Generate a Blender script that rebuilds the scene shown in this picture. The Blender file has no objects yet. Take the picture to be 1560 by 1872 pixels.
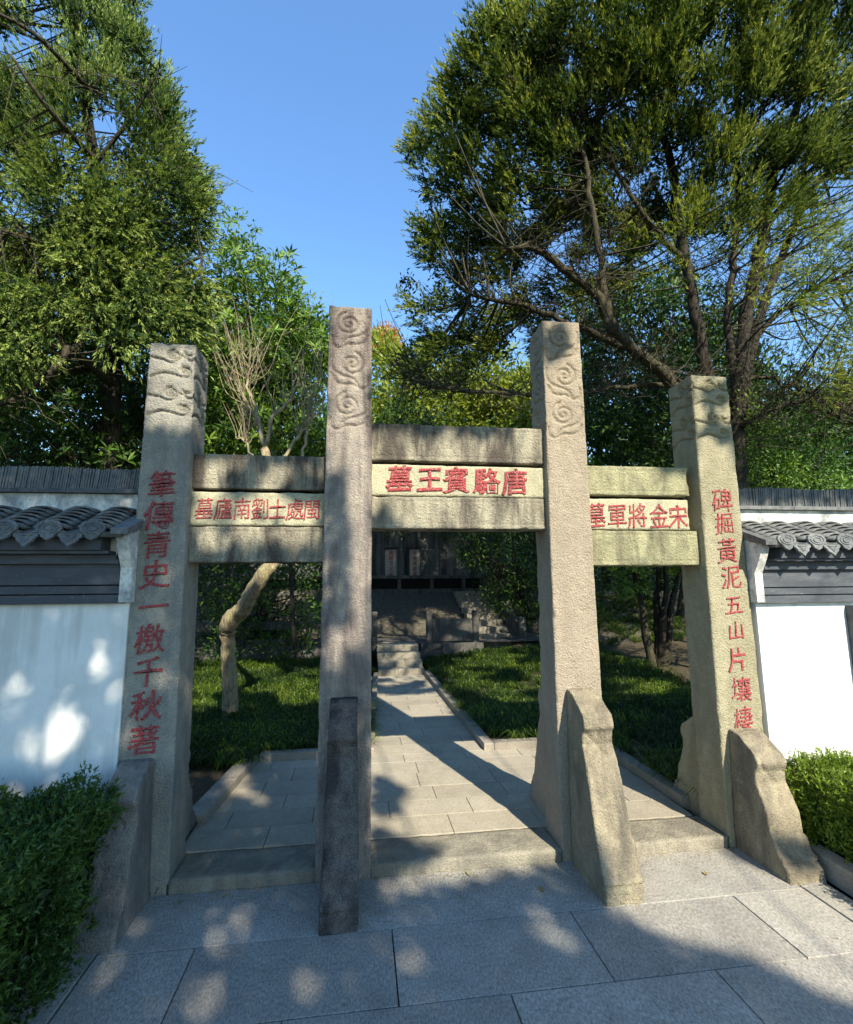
import bpy, math, random
import numpy as np
from mathutils import Vector, Matrix
random.seed(7); RNG = np.random.default_rng(11)
R = math.radians
scene = bpy.context.scene
COL = scene.collection

# ------------------------------------------------------------------ camera, sky, sun, exposure
F_PX, PITCH, YAW, ROLL, CAMY, CAMZ = 919.3, 0.14423, 0.13251, -0.00858, -3.0603, 1.6
def ray(px, py):
    xr = (px-780.)/F_PX; zr = (936.-py)/F_PX
    c, s = math.cos(ROLL), math.sin(ROLL); x = c*xr-s*zr; zz = s*xr+c*zr
    c, s = math.cos(PITCH), math.sin(PITCH); y = c-s*zz; z = s+c*zz
    c, s = math.cos(YAW), math.sin(YAW)
    return np.array([c*x+s*y, -s*x+c*y, z])
def W(px, py, y):                       # point of the photograph's ray at depth y in the world
    d = ray(px, py); t = (y-CAMY)/d[1]
    return np.array([t*d[0], y, CAMZ+t*d[2]])
def proj(P):
    v = P-np.array([0, CAMY, CAMZ])
    c, s = math.cos(YAW), math.sin(YAW); x = c*v[:, 0]-s*v[:, 1]; y = s*v[:, 0]+c*v[:, 1]; z = v[:, 2]
    c, s = math.cos(PITCH), math.sin(PITCH); yy = c*y+s*z; zz = -s*y+c*z
    c, s = math.cos(ROLL), math.sin(ROLL); xr = c*x+s*zz; zr = -s*x+c*zz
    yy = np.where(np.abs(yy) < 1e-6, 1e-6, yy)
    u = 780+F_PX*xr/yy; w = 936-F_PX*zr/yy
    return np.where(yy > 0, u, -9999), np.where(yy > 0, w, -9999)
cd = bpy.data.cameras.new('camera'); cam = bpy.data.objects.new('camera', cd); COL.objects.link(cam)
cd.sensor_fit = 'VERTICAL'; cd.sensor_height = 36; cd.lens = F_PX/1872*36
cd.clip_start = 0.05; cd.clip_end = 2000
fw = Vector(ray(780, 936)).normalized(); rt = Vector(ray(781, 936)-ray(780, 936)).normalized(); up = rt.cross(fw).normalized()
m = Matrix((rt, up, -fw)).transposed().to_4x4(); m.translation = Vector((0, CAMY, CAMZ)); cam.matrix_world = m
scene.camera = cam

SUN = np.array([0.373, -1.235, 1.0]); SUNH = SUN.copy(); SUN = SUN/np.linalg.norm(SUN)
elev = math.asin(SUN[2]); az = math.atan2(SUN[0], SUN[1])      # azimuth clockwise from +Y
world = bpy.data.worlds.new('World'); scene.world = world; world.use_nodes = True
nt = world.node_tree; nt.nodes.clear()
sky = nt.nodes.new('ShaderNodeTexSky'); sky.sky_type = 'NISHITA'; sky.sun_disc = False
sky.sun_elevation = elev; sky.sun_rotation = az; sky.air_density = 1.7; sky.dust_density = 0.0; sky.ozone_density = 10.5
bg = nt.nodes.new('ShaderNodeBackground'); bg.inputs[1].default_value = 0.15
wo = nt.nodes.new('ShaderNodeOutputWorld'); nt.links.new(sky.outputs[0], bg.inputs[0]); nt.links.new(bg.outputs[0], wo.inputs[0])
sl = bpy.data.lights.new('sun', 'SUN'); sl.energy = 5.0; sl.angle = R(0.53); sl.color = (1.0, 0.92, 0.76)
so = bpy.data.objects.new('sun', sl); COL.objects.link(so)
so.rotation_euler = Vector(SUN).to_track_quat('Z', 'Y').to_euler(); so.location = (3, -10, 9)
scene.view_settings.view_transform = 'Standard'; scene.view_settings.look = 'None'
scene.view_settings.exposure = 1.0; scene.view_settings.gamma = 1; scene.view_settings.use_curve_mapping = False
scene.cycles.max_bounces = 6; scene.cycles.diffuse_bounces = 3; scene.cycles.transmission_bounces = 3; scene.cycles.transparent_max_bounces = 4

# ------------------------------------------------------------------ numpy noise
def _h(i, j, k, s):
    n = (i*374761393+j*668265263+k*2147483647+s*974634777) & 0xffffffff
    n = ((n ^ (n >> 13))*1274126177) & 0xffffffff
    return ((n ^ (n >> 16)) & 0xffff)/65535.
def vnoise(P, scale, seed=0):
    Q = np.asarray(P)*scale; I = np.floor(Q).astype(np.int64); f = Q-I; f = f*f*(3-2*f)
    o = 0
    for a in (0, 1):
        for b in (0, 1):
            for c in (0, 1):
                w = (f[:, 0] if a else 1-f[:, 0])*(f[:, 1] if b else 1-f[:, 1])*(f[:, 2] if c else 1-f[:, 2])
                o = o+w*_h(I[:, 0]+a, I[:, 1]+b, I[:, 2]+c, seed)
    return o
def fnoise(P, scale, seed=0, oct=3):
    s = 0; a = 1; t = 0
    for i in range(oct): s = s+a*vnoise(P, scale*2**i, seed+i*17); t += a; a *= .5
    return s/t
def inpoly(px, py, poly):
    ins = np.zeros(len(px), bool); n = len(poly)
    for i in range(n):
        x1, y1 = poly[i]; x2, y2 = poly[(i+1) % n]
        if y1 == y2: continue
        c = ((y1 > py) != (y2 > py)) & (px < (x2-x1)*(py-y1)/(y2-y1)+x1); ins ^= c
    return ins

# ------------------------------------------------------------------ object helpers
def mesh_np(name, V, F, mat=None, smooth=False, tint=None):
    V = np.asarray(V, np.float32); me = bpy.data.meshes.new(name)
    if isinstance(F, np.ndarray): groups = [F]
    else:
        by = {}
        for f in F: by.setdefault(len(f), []).append(f)
        groups = [np.array(g) for g in by.values()]
    me.vertices.add(len(V)); me.vertices.foreach_set('co', V.ravel())
    nl = sum(g.size for g in groups); nf = sum(len(g) for g in groups)
    me.loops.add(nl); me.polygons.add(nf)
    me.loops.foreach_set('vertex_index', np.concatenate([g.ravel() for g in groups]).astype(np.int32))
    st = []; a = 0
    for g in groups: st.append(a+np.arange(len(g))*g.shape[1]); a += g.size
    me.polygons.foreach_set('loop_start', np.concatenate(st).astype(np.int32))
    me.polygons.foreach_set('use_smooth', np.full(nf, smooth))
    if tint is not None:
        at = me.attributes.new('tint', 'FLOAT', 'POINT'); at.data.foreach_set('value', np.asarray(tint, np.float32))
    me.update(calc_edges=True); me.validate()
    if mat: me.materials.append(mat)
    return me
def wloc(o):
    v = Vector((0, 0, 0))
    while o is not None: v = v+o.location; o = o.parent
    return v
def tagp(o, label=None, cat=None, group=None, kind=None):
    if label: o['label'] = label
    if cat: o['category'] = cat
    if group: o['group'] = group
    if kind: o['kind'] = kind
    return o
def link(name, me, parent=None, loc=None):
    o = bpy.data.objects.new(name, me); COL.objects.link(o)
    if parent: o.parent = parent
    if loc is not None: o.location = loc
    return o
def obj(name, V, F, mat, parent=None, smooth=False, tint=None, **k):   # V in world coordinates
    V = np.asarray(V, float)
    if parent is not None: V = V-np.array(wloc(parent))
    o = link(name, mesh_np(name, V, F, mat, smooth, tint), parent)
    return tagp(o, **k)
def thing(name, loc, label=None, cat=None, group=None, kind=None):
    o = bpy.data.objects.new(name, None); COL.objects.link(o); o.location = [float(v) for v in loc]; o.empty_display_size = .1
    return tagp(o, label, cat, group, kind)
class MB:
    def __init__(s): s.V = []; s.F = []; s.n = 0
    def add(s, V, F):
        V = np.asarray(V, float); s.V.append(V); s.F += [tuple(int(i)+s.n for i in f) for f in F]; s.n += len(V)
    def box(s, x0, x1, y0, y1, z0, z1, bev=0):
        V, F = boxvf(x0, x1, y0, y1, z0, z1, bev); s.add(V, F)
    def obj(s, name, mat, parent=None, **k): return obj(name, np.concatenate(s.V), s.F, mat, parent, **k)
def boxvf(x0, x1, y0, y1, z0, z1, bev=0):
    if bev <= 0:
        V = [(x, y, z) for z in (z0, z1) for y in (y0, y1) for x in (x0, x1)]
        return np.array(V, float), [(0, 2, 3, 1), (4, 5, 7, 6), (0, 1, 5, 4), (2, 6, 7, 3), (0, 4, 6, 2), (1, 3, 7, 5)]
    b = bev; V = []
    for z, i in ((z0, 0), (z1-b, 0), (z1, b)):
        V += [(x0+i, y0+i, z), (x1-i, y0+i, z), (x1-i, y1-i, z), (x0+i, y1-i, z)]
    F = [(3, 2, 1, 0), (8, 9, 10, 11)]
    for L in (0, 4):
        for i in range(4): j = (i+1) % 4; F.append((L+i, L+j, L+4+j, L+4+i))
    return np.array(V, float), F
def prism(poly, y0, y1):                # polygon in (x,z) extruded along y
    n = len(poly); V = [(x, y0, z) for x, z in poly]+[(x, y1, z) for x, z in poly]
    F = [tuple(range(n)), tuple(range(2*n-1, n-1, -1))]+[(i, i+n, (i+1) % n+n, (i+1) % n) for i in range(n)]
    return np.array(V, float), F
def stone_box(xs, ys, zs, r=.012, rn=.02, amp=.003, taper=None, grooves=(), seed=0, post=None, nscale=9):
    xs, ys, zs = map(np.asarray, (xs, ys, zs)); nx, ny, nz = len(xs), len(ys), len(zs)
    I, J, K = np.meshgrid(range(nx), range(ny), range(nz), indexing='ij')
    m = (I == 0) | (I == nx-1) | (J == 0) | (J == ny-1) | (K == 0) | (K == nz-1)
    idx = np.full(m.shape, -1); idx[m] = np.arange(m.sum())
    P = np.stack([xs[I[m]], ys[J[m]], zs[K[m]]], 1).astype(float)
    lo = P.min(0); hi = P.max(0)
    n1 = fnoise(P+seed*3.1, 14, seed, 2)
    rr = (r+rn*np.clip((n1-.62)*4, 0, 1))[:, None]; rr = np.minimum(rr, (hi-lo).min()*.45)
    inner = np.clip(P, lo+rr, hi-rr); d = P-inner; L = np.linalg.norm(d, axis=1)[:, None]; L[L < 1e-9] = 1
    d = d/L; P2 = inner+d*rr
    dsp = (fnoise(P+seed*7.7, nscale, seed+5, 2)-.5)*2*amp+(fnoise(P+seed, 45, seed+9, 2)-.5)*amp
    for g in grooves: dsp = dsp+g(P, lo, hi)
    P2 = P2+d*dsp[:, None]
    if taper is not None:
        cx = (lo[0]+hi[0])/2; P2[:, 0] = cx+(P2[:, 0]-cx)*(1+(taper-1)*(P2[:, 2]-lo[2])/(hi[2]-lo[2]))
    if post: P2 = post(P2)
    Q = []
    def face(a, flip):
        q = np.stack([a[:-1, :-1], a[1:, :-1], a[1:, 1:], a[:-1, 1:]], -1).reshape(-1, 4); Q.append(q[:, ::-1] if flip else q)
    face(idx[0, :, :], True); face(idx[-1, :, :], False); face(idx[:, 0, :], False); face(idx[:, -1, :], True); face(idx[:, :, 0], True); face(idx[:, :, -1], False)
    return P2, np.concatenate(Q)
def lin(a, b, step): return np.linspace(a, b, max(2, int(round((b-a)/step))+1))

def catmull(pts, k=5):
    P = np.array(pts, float)
    if len(P) < 3: return P
    P = np.vstack([2*P[0]-P[1], P, 2*P[-1]-P[-2]]); out = []
    for i in range(1, len(P)-2):
        p0, p1, p2, p3 = P[i-1:i+3]
        for t in np.linspace(0, 1, k, endpoint=False):
            out.append(.5*((2*p1)+(-p0+p2)*t+(2*p0-5*p1+4*p2-p3)*t*t+(-p0+3*p1-3*p2+p3)*t**3))
    out.append(P[-2]); return np.array(out)
def tube(mb, pts, radii, n=8, wob=0.):
    P = np.asarray(pts, float); k = len(P); rad = np.interp(np.linspace(0, 1, k), np.linspace(0, 1, len(radii)), radii)
    T = np.gradient(P, axis=0); T /= np.linalg.norm(T, axis=1)[:, None]+1e-9
    a = np.cross(T[0], [0.3, .9, .2]); a /= np.linalg.norm(a)+1e-9; V = []
    for i in range(k):
        a = a-T[i]*a.dot(T[i]); a /= np.linalg.norm(a)+1e-9; b = np.cross(T[i], a)
        for j in range(n):
            th = 2*math.pi*j/n; rr = rad[i]*(1+wob*(math.sin(3*th+i*.6)*.5+random.uniform(-.5, .5)))
            V.append(P[i]+rr*(math.cos(th)*a+math.sin(th)*b))
    F = [(i*n+j, i*n+(j+1) % n, (i+1)*n+(j+1) % n, (i+1)*n+j) for i in range(k-1) for j in range(n)]
    F += [tuple(range(n-1, -1, -1)), tuple((k-1)*n+j for j in range(n))]
    mb.add(V, F)

# ------------------------------------------------------------------ materials
class NT:
    def __init__(s, name):
        s.m = bpy.data.materials.new(name); s.m.use_nodes = True; s.t = s.m.node_tree; s.t.nodes.clear()
        s.out = s.t.nodes.new('ShaderNodeOutputMaterial')
    def n(s, typ, **k):
        nd = s.t.nodes.new('ShaderNode'+typ)
        for a, b in k.items(): setattr(nd, a, b)
        return nd
    def l(s, a, b): s.t.links.new(a, b)
    def pos(s, sc=(1, 1, 1), obj=False):
        g = s.n('TexCoord').outputs['Object'] if obj else s.n('NewGeometry').outputs['Position']
        if sc == (1, 1, 1): return g
        mp = s.n('Mapping'); mp.inputs['Scale'].default_value = sc; s.l(g, mp.inputs[0]); return mp.outputs[0]
    def noise(s, v, scale, detail=3, rough=.55, dist=0):
        t = s.n('TexNoise'); t.inputs['Scale'].default_value = scale; t.inputs['Detail'].default_value = detail
        t.inputs['Roughness'].default_value = rough; t.inputs['Distortion'].default_value = dist; s.l(v, t.inputs['Vector']); return t.outputs['Fac']
    def ramp(s, f, *st):
        r = s.n('ValToRGB'); e = r.color_ramp.elements
        while len(e) < len(st): e.new(.5)
        for i, (p, c) in enumerate(st):
            e[i].position = p; c = (c,)*3 if isinstance(c, (int, float)) else c; e[i].color = (*c, 1)
        s.l(f, r.inputs[0]); return r.outputs[0]
    def mix(s, f, a, b, mode='MIX'):
        x = s.n('MixRGB', blend_type=mode)
        for v, i in ((f, 0), (a, 1), (b, 2)):
            if isinstance(v, (int, float)): x.inputs[i].default_value = v if i == 0 else (v, v, v, 1)
            elif isinstance(v, tuple): x.inputs[i].default_value = (*v, 1)
            else: s.l(v, x.inputs[i])
        return x.outputs[0]
    def bump(s, h, dist, strength=1., nrm=None):
        b = s.n('Bump'); b.inputs['Distance'].default_value = dist; b.inputs['Strength'].default_value = strength; s.l(h, b.inputs['Height'])
        if nrm is not None: s.l(nrm, b.inputs['Normal'])
        return b.outputs[0]
    def bsdf(s, col, rough=.85, nrm=None, spec=.3):
        p = s.n('BsdfPrincipled'); p.inputs['Roughness'].default_value = rough; p.inputs['Specular IOR Level'].default_value = spec
        if isinstance(col, tuple): p.inputs['Base Color'].default_value = (*col, 1)
        else: s.l(col, p.inputs['Base Color'])
        if nrm is not None: s.l(nrm, p.inputs['Normal'])
        s.l(p.outputs[0], s.out.inputs[0]); return p
def stone_mat(name, c1, c2, stain, amt=.5, bump=.010, spk=.35, seed=0., sz=.3, lich=None, bs=80):
    t = NT(name); p = t.pos(); ps = t.n('Mapping'); ps.inputs['Location'].default_value = (seed, seed*.7, seed*1.3); ps.inputs['Scale'].default_value = (1, 1, sz); t.l(p, ps.inputs[0])
    big = t.noise(ps.outputs[0], 5.5, 5, .62, .4); med = t.noise(p, 16, 4, .6); fine = t.noise(p, 190, 3, .75)
    c = t.mix(t.ramp(med, (.35, 0.), (.65, 1.)), c1, c2)
    c = t.mix(t.ramp(big, (.43, 0.), (.60, amt)), c, stain)
    c = t.mix(t.ramp(t.noise(t.pos((1, 1, .10)), 15, 4, .6), (.54, 0.), (.70, amt*.55)), c, stain)
    c = t.mix(t.ramp(t.noise(p, 52, 4, .8), (.60, 0.), (.70, .5)), c, stain)
    c = t.mix(1., c, t.ramp(fine, (.28, 1-spk*1.5), (.5, 1.), (.72, 1+spk*.5)), 'MULTIPLY')
    if lich: c = t.mix(t.ramp(t.noise(p, 7, 6, .7), (.55, 0.), (.7, .55)), c, lich)
    b1 = t.bump(t.noise(p, bs, 3, .7), bump*1.6, 1.); b2 = t.bump(t.noise(p, bs*.3, 3, .6), bump*1.2, .6, b1)
    t.bsdf(c, .9, b2, .2); return t.m
def leaf_mat(name, cols, trans=.35, rough=.45, spec=.35):
    t = NT(name); a = t.n('Attribute', attribute_name='tint'); n = len(cols)
    c = t.ramp(a.outputs['Fac'], *[(i/(n-1), cc) for i, cc in enumerate(cols)])
    p = t.n('BsdfPrincipled'); p.inputs['Roughness'].default_value = rough; p.inputs['Specular IOR Level'].default_value = spec; t.l(c, p.inputs['Base Color'])
    tr = t.n('BsdfTranslucent'); t.l(t.mix(1., c, (1.3, 1.25, .6), 'MULTIPLY'), tr.inputs[0])
    mx = t.n('MixShader'); mx.inputs[0].default_value = trans; t.l(p.outputs[0], mx.inputs[1]); t.l(tr.outputs[0], mx.inputs[2]); t.l(mx.outputs[0], t.out.inputs[0])
    return t.m
def bark_mat(name, c1, c2, sz=.2, bump=.012):
    t = NT(name); p = t.pos((1, 1, sz)); n = t.noise(p, 38, 5, .65); c = t.mix(t.ramp(n, (.35, 0.), (.62, 1.)), c1, c2)
    c = t.mix(t.ramp(t.noise(t.pos(), 5, 3), (.5, 0.), (.7, .35)), c, (c2[0]*1.1, c2[1]*1.25, c2[2]*.8))
    t.bsdf(c, .9, t.bump(n, bump, .9), .2); return t.m
def plaster_mat():
    t = NT('white_plaster'); p = t.pos(); n = t.noise(p, 3.5, 5, .6)
    c = t.mix(t.ramp(n, (.40, 0.), (.7, .55)), (.76, .76, .72), (.56, .56, .50))
    c = t.mix(t.ramp(t.noise(t.pos((1, 1, .5)), 26, 6, .75), (.66, 0.), (.72, .35)), c, (.5, .49, .45))
    sx = t.n('SeparateXYZ'); t.l(p, sx.inputs[0]); mh = t.n('Math', operation='MULTIPLY_ADD'); t.l(t.noise(p, 8, 5, .7), mh.inputs[0]); mh.inputs[1].default_value = .55; t.l(sx.outputs['Z'], mh.inputs[2])
    c = t.mix(t.ramp(mh.outputs[0], (.45, .75), (.95, 0.)), c, (.40, .40, .33))
    c = t.mix(t.ramp(t.noise(t.pos((1, 1, .12)), 9, 4, .6), (.50, 0.), (.66, .45)), c, (.40, .40, .36))
    t.bsdf(c, .85, t.bump(t.noise(p, 14, 4, .6), .008, .6), .2); return t.m
def grime_plaster_mat():
    t = NT('stained_plaster'); p = t.pos((1, 1, .8)); n = t.noise(p, 9, 6, .7)
    c = t.mix(t.ramp(n, (.40, 0.), (.62, .85)), (.70, .69, .62), (.20, .21, .22))
    c = t.mix(t.ramp(t.noise(p, 60, 3, .7), (.5, 0.), (.7, .4)), c, (.15, .16, .15))
    t.bsdf(c, .85, t.bump(n, .008, .6), .2); return t.m
def band_mat():
    t = NT('faded_black_moulding'); n = t.noise(t.pos((.5, 1, 2.2)), 7, 6, .7); v = t.noise(t.pos((3.5, 1, .15)), 2.6, 3, .6)
    c = t.mix(t.ramp(n, (.45, 0.), (.75, .45)), (.055, .060, .070), (.19, .20, .21))
    c = t.mix(t.ramp(v, (.66, 0.), (.72, .75)), c, (.6, .59, .52))
    c = t.mix(t.ramp(t.noise(t.pos((1, 1, 2)), 40, 5, .8), (.63, 0.), (.68, .5)), c, (.5, .5, .48))
    t.bsdf(c, .6, t.bump(n, .004, .5), .35); return t.m
def tile_mat():
    t = NT('grey_clay_tile'); p = t.pos(); oi = t.n('ObjectInfo'); n = t.noise(p, 24, 5, .7)
    c = t.mix(t.ramp(n, (.35, 0.), (.7, 1.)), (.075, .08, .082), (.17, .17, .16))
    c = t.mix(1., c, t.ramp(oi.outputs['Random'], (0., .75), (1., 1.3)), 'MULTIPLY')
    c = t.mix(t.ramp(t.noise(p, 11, 4, .7), (.58, 0.), (.72, .5)), c, (.22, .21, .13))
    t.bsdf(c, .8, t.bump(n, .004, .7), .3); return t.m
def paint_mat():
    t = NT('red_lettering_paint'); p = t.pos(); n = t.noise(p, 60, 5, .8)
    c = t.mix(t.ramp(n, (.35, 0.), (.68, 1.)), (.20, .013, .022), (.38, .06, .065))
    c = t.mix(t.ramp(t.noise(p, 150, 2, .7), (.53, 0.), (.66, .75)), c, (.46, .38, .30))
    t.bsdf(c, .8, t.bump(t.noise(p, 90, 3, .7), .008, .8), .2); return t.m
def paving_mat(name, c1, c2, bump=.004, spk=.5):
    t = NT(name); p = t.pos(); oi = t.n('ObjectInfo'); fine = t.noise(t.pos((1, .45, 1)), 120, 3, .8); med = t.noise(p, 6, 4, .6)
    c = t.mix(t.ramp(med, (.3, 0.), (.7, 1.)), c1, c2)
    c = t.mix(1., c, t.ramp(oi.outputs['Random'], (0., .88), (1., 1.12)), 'MULTIPLY')
    c = t.mix(1., c, t.ramp(fine, (.3, 1-spk), (.5, 1.), (.7, 1+spk)), 'MULTIPLY')
    c = t.mix(t.ramp(t.noise(p, 2.2, 5, .65), (.52, 0.), (.75, .35)), c, (.10, .095, .085))
    t.bsdf(c, .8, t.bump(fine, bump, .8), .25); return t.m
def soil_mat(name, c1, c2, c3, sc=30):
    t = NT(name); p = t.pos(); n = t.noise(p, sc, 6, .75)
    c = t.mix(t.ramp(n, (.35, 0.), (.62, 1.)), c1, c2); c = t.mix(t.ramp(t.noise(p, sc*2.3, 3, .7), (.58, 0.), (.66, .8)), c, c3)
    t.bsdf(c, .95, t.bump(n, .03, 1.), .1); return t.m

M = {}
M['col1'] = stone_mat('granite_grey', (.40, .37, .29), (.31, .30, .26), (.17, .16, .15), .5, seed=3.)
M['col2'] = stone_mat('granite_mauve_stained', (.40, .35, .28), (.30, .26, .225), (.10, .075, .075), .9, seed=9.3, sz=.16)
M['col3'] = stone_mat('granite_pinkish', (.40, .335, .25), (.35, .29, .215), (.25, .22, .16), .3, seed=5.)
M['col4'] = stone_mat('granite_olive', (.41, .37, .25), (.35, .315, .205), (.21, .19, .115), .4, seed=13.)
M['beam'] = stone_mat('granite_rain_stained', (.41, .37, .27), (.34, .31, .225), (.085, .07, .058), .95, seed=21., sz=.22)
M['beamr'] = stone_mat('granite_mossy', (.40, .38, .225), (.34, .32, .19), (.13, .115, .075), .7, seed=27.)
M['panel'] = stone_mat('granite_pale_panel', (.46, .43, .29), (.40, .37, .25), (.27, .25, .18), .4, bump=.006, seed=2.)
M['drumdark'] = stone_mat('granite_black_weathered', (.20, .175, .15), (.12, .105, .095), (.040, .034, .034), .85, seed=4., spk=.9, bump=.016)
M['drum'] = stone_mat('granite_weathered', (.36, .31, .21), (.28, .235, .165), (.14, .12, .09), .7, seed=8., lich=(.46, .42, .24))
M['drumgrey'] = stone_mat('granite_grey_weathered', (.31, .28, .235), (.24, .22, .19), (.11, .10, .095), .6, seed=6.)
M['step'] = stone_mat('granite_step', (.34, .31, .235), (.28, .25, .19), (.15, .135, .11), .6, bump=.007, seed=1.)
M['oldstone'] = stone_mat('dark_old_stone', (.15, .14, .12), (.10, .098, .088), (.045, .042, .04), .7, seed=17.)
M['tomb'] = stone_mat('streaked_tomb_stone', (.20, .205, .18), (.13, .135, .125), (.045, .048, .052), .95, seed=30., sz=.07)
M['stele'] = stone_mat('pale_stele_stone', (.50, .47, .40), (.44, .41, .35), (.3, .28, .25), .4, seed=31.)
M['fore'] = paving_mat('blue_grey_granite_slab', (.285, .265, .232), (.355, .335, .29))
M['path'] = paving_mat('warm_granite_paver', (.36, .32, .245), (.30, .265, .20), .002, .25)
M['kerb'] = paving_mat('granite_kerb', (.30, .265, .21), (.21, .185, .15), .003, .3)
M['soil'] = soil_mat('garden_soil', (.055, .045, .03), (.11, .09, .055), (.22, .17, .09))
M['litter'] = soil_mat('leaf_littered_slope', (.06, .052, .038), (.13, .115, .085), (.30, .27, .2), 18)
M['hill'] = soil_mat('wooded_hill_ground', (.02, .03, .012), (.04, .05, .02), (.08, .07, .03), 3)
M['plaster'] = plaster_mat(); M['grime'] = grime_plaster_mat(); M['band'] = band_mat(); M['tile'] = tile_mat(); M['paint'] = paint_mat()
M['fan'] = stone_mat('pale_eave_tile', (.28, .29, .29), (.20, .21, .21), (.10, .11, .12), .6, bump=.012, seed=41.)
M['juniper'] = leaf_mat('juniper_foliage', [(.012, .026, .008), (.09, .14, .025), (.33, .37, .07), (.50, .48, .14)], .3, .7, .05)
M['conifer'] = leaf_mat('conifer_foliage', [(.012, .028, .010), (.10, .16, .040), (.32, .39, .10), (.48, .50, .18)], .3, .7, .05)
M['broad'] = leaf_mat('broad_leaf_foliage', [(.008, .020, .006), (.022, .055, .010), (.07, .14, .018), (.15, .24, .03)], .22, .5, .22)
M['broad_bright'] = leaf_mat('glossy_bright_leaves', [(.025, .06, .010), (.08, .16, .022), (.17, .28, .035), (.26, .36, .06)], .3, .45, .3)  # these leaves' own colour, a brighter green than the other broadleaf foliage
M['yellow'] = leaf_mat('yellow_green_foliage', [(.10, .15, .02), (.22, .27, .03), (.35, .36, .05)], .4)
M['orange'] = leaf_mat('autumn_foliage', [(.22, .09, .02), (.40, .17, .04), (.45, .28, .06)], .35)
M['grass'] = leaf_mat('mondo_grass', [(.010, .024, .006), (.035, .078, .012), (.24, .32, .035)], .4, .45, .3)
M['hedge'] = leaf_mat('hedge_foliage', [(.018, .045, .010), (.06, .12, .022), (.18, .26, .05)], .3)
M['hedgelit'] = leaf_mat('sunlit_hedge_foliage', [(.08, .14, .02), (.19, .27, .03), (.34, .42, .06)], .35)  # lighter copy of the hedge greens, sunlight put into the leaf colour
M['dry'] = leaf_mat('dry_leaf', [(.16, .10, .04), (.32, .24, .10), (.42, .38, .22)], .2, .7, .2)
M['bark'] = bark_mat('dark_bark', (.012, .010, .008), (.05, .042, .031))
M['barkl'] = bark_mat('mossy_bark', (.018, .015, .011), (.075, .066, .04))
M['barkp'] = bark_mat('pale_smooth_bark', (.17, .13, .08), (.38, .31, .19), .3, .035)
M['twig'] = bark_mat('bare_twig_bark', (.15, .12, .075), (.34, .29, .19))
t = NT('dark_red_paint'); t.bsdf(t.mix(t.noise(t.pos(), 12), (.10, .012, .012), (.16, .02, .018)), .5); M['red'] = t.m
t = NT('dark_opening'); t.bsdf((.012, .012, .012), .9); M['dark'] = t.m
t = NT('faded_red_paint'); t.bsdf((.40, .06, .06), .8); M['redf'] = t.m

# ------------------------------------------------------------------ ground, forecourt, path
V = []; F = []
gx = np.concatenate([[-400, -120, -60, -30], np.arange(-20, 21, 1.), [30, 60, 120, 400]]); gy = np.concatenate([[-400, -60, -20], np.arange(-10, 12, 1.), [13, 16, 20, 26, 34, 44, 60, 120, 400]])
for y in gy:
    for x in gx:
        h = -.05
        if y > 11: h = -.05+min(9, (y-11)*.42)+math.sin(x*.3)*.4
        if y > 60: h = 9
        V.append((x, y, h))
nx = len(gx)
for j in range(len(gy)-1):
    for i in range(nx-1): F.append((j*nx+i, j*nx+i+1, (j+1)*nx+i+1, (j+1)*nx+i))
obj('ground', V, F, M['hill'], kind='structure')

def slab_obj(name, x0, x1, y0, y1, z0, z1, mat, parent, bev=.0015, gap=.003):
    V, F = boxvf(x0+gap, x1-gap, y0+gap, y1-gap, z0, z1+random.uniform(-.0012, .0012), bev)
    return obj(name, V, F, mat, parent)
fore = thing('forecourt', (0, -1.5, 0), kind='structure')
ybs = [0.0, -.433, -.88, -1.33, -1.78, -2.23, -2.68, -3.13, -3.58, -4.03, -4.48]
for k in range(len(ybs)-1):
    if k == 0: js = [-1.13, -.09, 1.345, 2.339]
    else:
        b = .168 if k % 2 else .61
        js = [-1.13]+[b+.88*i for i in range(-1, 4) if -1.0 < b+.88*i < 2.2]+[2.339]
        if k > 2: js = [-3.4, -2.2]+js+[3.2]
    for a, c in zip(js[:-1], js[1:]): slab_obj('paving_slab', a, c, ybs[k+1], ybs[k], -.05, 0, M['fore'], fore)
for a, c in [(-.56, .0), (-1.16, -.56), (-2.2, -1.16)]: slab_obj('border_slab', -1.32, -1.135, a, c, -.05, 0, M['fore'], fore)
for a, c in [(-.42, .02), (-1.2, -.42), (-2.1, -1.2)]: slab_obj('border_slab', 2.345, 2.50, a, c, -.05, 0, M['fore'], fore)
mb = MB(); mb.box(-3.4, 3.6, -4.5, 0, -.08, -.046); mb.obj('mortar_bed', M['dark'], fore)

path = thing('garden_path', (.64, 2, 0), kind='structure')
rows = [.285, .547, .794, 1.038, 1.317, 1.60, 1.80]; r_ = 1.80
while r_ < 5.8: r_ += .27; rows.append(min(r_, 5.86))
for k in range(len(rows)-1):
    y0, y1 = rows[k], rows[k+1]; wide = y1 < 1.81
    xa, xb = (-.98, 2.22) if wide else (.15, 1.165)
    xa = -1.07 if k < 2 else xa; x = xa; L = .56
    nxt = xa+(.27 if k % 2 else .5)+random.uniform(-.05, .05)
    while x < xb-.02:
        e = min(nxt, xb)
        if xb-e < .1: e = xb
        slab_obj('paving_stone', x, e, y0, y1, .02, .07, M['path'], path, .0012, .0022); x = e; nxt = e+L+random.uniform(-.06, .06)
mb = MB(); mb.box(-1.0, 2.25, .02, 1.85, -.02, .058); mb.box(.13, 1.18, 1.85, 5.9, -.02, .058); mb.obj('mortar_bed', M['dark'], path)

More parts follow.
